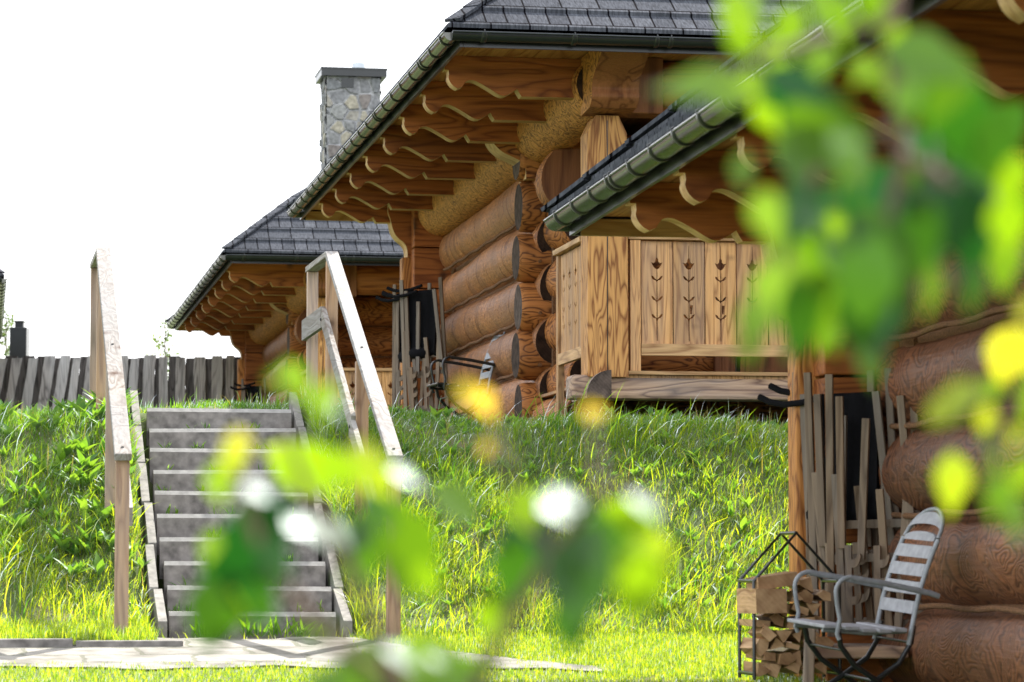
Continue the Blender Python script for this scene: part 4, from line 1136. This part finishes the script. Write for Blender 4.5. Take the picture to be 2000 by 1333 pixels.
def tr(rows, rnd, ang=-85):
    out_ = []
    for r in rows:
        x, y, l, tone = r[:4]; an = r[4] if len(r) > 4 else ang + rnd.uniform(-30, 30); f = r[5] if len(r) > 5 else ''
        out_.append((x, y, rnd.uniform(1.85, 2.35), l, an, tone, f))
    return out_
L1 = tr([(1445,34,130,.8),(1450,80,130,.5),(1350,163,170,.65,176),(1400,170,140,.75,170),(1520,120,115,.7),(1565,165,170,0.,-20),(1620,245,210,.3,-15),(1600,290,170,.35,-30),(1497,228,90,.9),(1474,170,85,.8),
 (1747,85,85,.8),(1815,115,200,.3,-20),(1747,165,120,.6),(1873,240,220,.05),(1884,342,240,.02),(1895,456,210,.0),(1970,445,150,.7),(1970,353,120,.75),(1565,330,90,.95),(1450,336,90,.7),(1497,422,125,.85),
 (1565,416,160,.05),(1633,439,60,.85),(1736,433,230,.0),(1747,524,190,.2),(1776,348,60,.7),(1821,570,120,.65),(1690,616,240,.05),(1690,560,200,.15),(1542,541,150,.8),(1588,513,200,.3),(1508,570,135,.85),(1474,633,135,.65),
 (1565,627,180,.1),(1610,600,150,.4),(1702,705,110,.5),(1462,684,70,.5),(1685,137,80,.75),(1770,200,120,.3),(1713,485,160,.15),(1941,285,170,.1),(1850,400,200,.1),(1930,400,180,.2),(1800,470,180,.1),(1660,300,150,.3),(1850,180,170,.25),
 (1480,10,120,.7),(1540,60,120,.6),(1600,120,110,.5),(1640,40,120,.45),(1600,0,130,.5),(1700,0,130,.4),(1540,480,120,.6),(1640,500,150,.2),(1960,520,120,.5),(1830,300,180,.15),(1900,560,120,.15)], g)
L1 += [(a + g.uniform(-28, 28), b + g.uniform(-28, 28), c + dc, d, e + g.uniform(-30, 30), f, '') for dc in (.22, .42) for a, b, c, d, e, f, h in L1 if f < .45 and d > 140]
spray('hanging_leafy_branch', 'blurred green leafy branch hanging close to the lens at the upper right', L1,
      [([(1760,-220,2.2),(1740,60,2.15),(1760,300,2.1),(1700,560,2.05)], .009, .003), ([(1745,40,2.15),(1600,80,2.1),(1450,120,2.05),(1250,180,2.1)], .005, .0015),
       ([(1755,250,2.1),(1600,330,2.1),(1530,520,2.1)], .005, .0025), ([(1760,300,2.1),(1880,380,2.0),(1900,520,2.0)], .005, .0025)], 5)
L2 = tr([(1868,785,150,1.35,40),(1895,765,110,1.3,20),(1961,702,130,1.5),(2005,690,100,1.5),(1924,822,68,1.35),(1930,858,50,.2),(1946,905,46,.9),(1862,946,130,1.25,-88),(1990,850,75,1.3),(1998,935,95,.95),(2005,605,75,1.5),(1950,975,105,.35),(1985,1010,110,.5),(2020,780,120,1.2),(1940,760,70,.6,15)], g)
spray('yellow_green_sprig', 'blurred sprig of yellow green leaves at the right edge before the log wall', L2, [([(2140,640,2.2),(2020,740,2.2),(1940,870,2.2),(1930,1000,2.2)], .005, .0025)], 6)
L3 = tr([(580,745,95,.95),(560,740,80,.9,170),(630,785,95,.95),(650,805,60,.3,-60,'s'),(465,875,85,1.6),(450,910,95,1.3),(425,950,85,.9),(610,915,180,.95,5),(665,920,140,.85,-10),(560,895,120,1.22,160),
 (515,940,95,.2,30,'s'),(495,985,90,.2,10,'s'),(625,1035,125,.2,-30,'s'),(585,1000,110,.2,20,'s'),(650,1050,90,.2,-60,'s'),(510,1045,170,0.,-70),(450,1100,190,0.,-110),(480,1130,170,.02,-90),(410,1070,75,.85),(465,1170,120,.8),(405,1200,150,.15),(515,1190,95,.1),(540,1090,120,.05,-60),
 (630,1230,90,.75,20),(710,910,110,1.3),(740,950,110,1.25),(750,915,60,.5),(800,915,95,.2,-5,'s'),(740,1000,110,.15,-50),(705,1090,170,.2,-98),(690,1050,120,.25,-110),(815,1075,190,.35,-72),(835,1140,110,.6,-80),(780,1010,100,.3,-60),
 (900,980,130,.75,-30),(1025,1000,110,.8,-70),(1090,965,140,.15,5,'s'),(1120,975,110,.1,-20,'s'),(1155,1005,130,.05,-30),(1270,978,110,.2,-20,'s'),(1025,1075,200,0.,-118),(985,1130,150,.1,-110),(970,1215,120,.75,-95),(1000,1060,110,.1,-130),
 (1130,1140,220,.12,-95),(1115,1225,130,.1,-85),(1160,1080,150,.15,-80),(1240,1060,180,.95,-75),(1245,1150,180,.9,-105),(1205,1105,120,.85,-70),(1270,1110,130,1.22,-95),(1180,1040,90,.5,-30),(1225,1065,50,.05),
 (950,790,75,2.2),(915,772,60,1.9),(1162,805,54,2.0,0),(950,875,40,2.1),(790,1262,90,.3,0,'s'),(730,1292,140,.25,20),(825,1290,140,.85,-10),(860,1280,60,.2,0,'s'),(760,1322,160,.4,5),(900,1328,150,.35,-10),(675,1325,100,.3,40),(840,1330,140,.6,0),(640,1330,110,.4,50)], g)
L3 += [(a + g.uniform(-25, 25), b + g.uniform(-25, 25), c + .2, d, e + g.uniform(-25, 25), f, '') for a, b, c, d, e, f, h in L3 if d > 125 and h != 's' and b > 960]
spray('leafy_shoot', 'blurred leafy shoots in front of the steps and bank, very near the lens', L3,
      [([(820,1700,2.0),(780,1350,2.0),(700,1150,2.0),(600,960,2.0),(560,840,2.0)], .007, .0025), ([(780,1350,2.0),(620,1220,1.95),(500,1050,1.95),(470,900,1.95)], .005, .0025),
       ([(820,1650,2.0),(950,1300,1.95),(1080,1080,1.95),(1180,960,1.9),(1280,970,1.95)], .006, .0025), ([(1080,1080,1.95),(1000,950,1.95),(960,780,2.0)], .003, .001), ([(1180,960,1.9),(1165,880,1.95),(1160,805,2.0)], .002, .001)], 7)
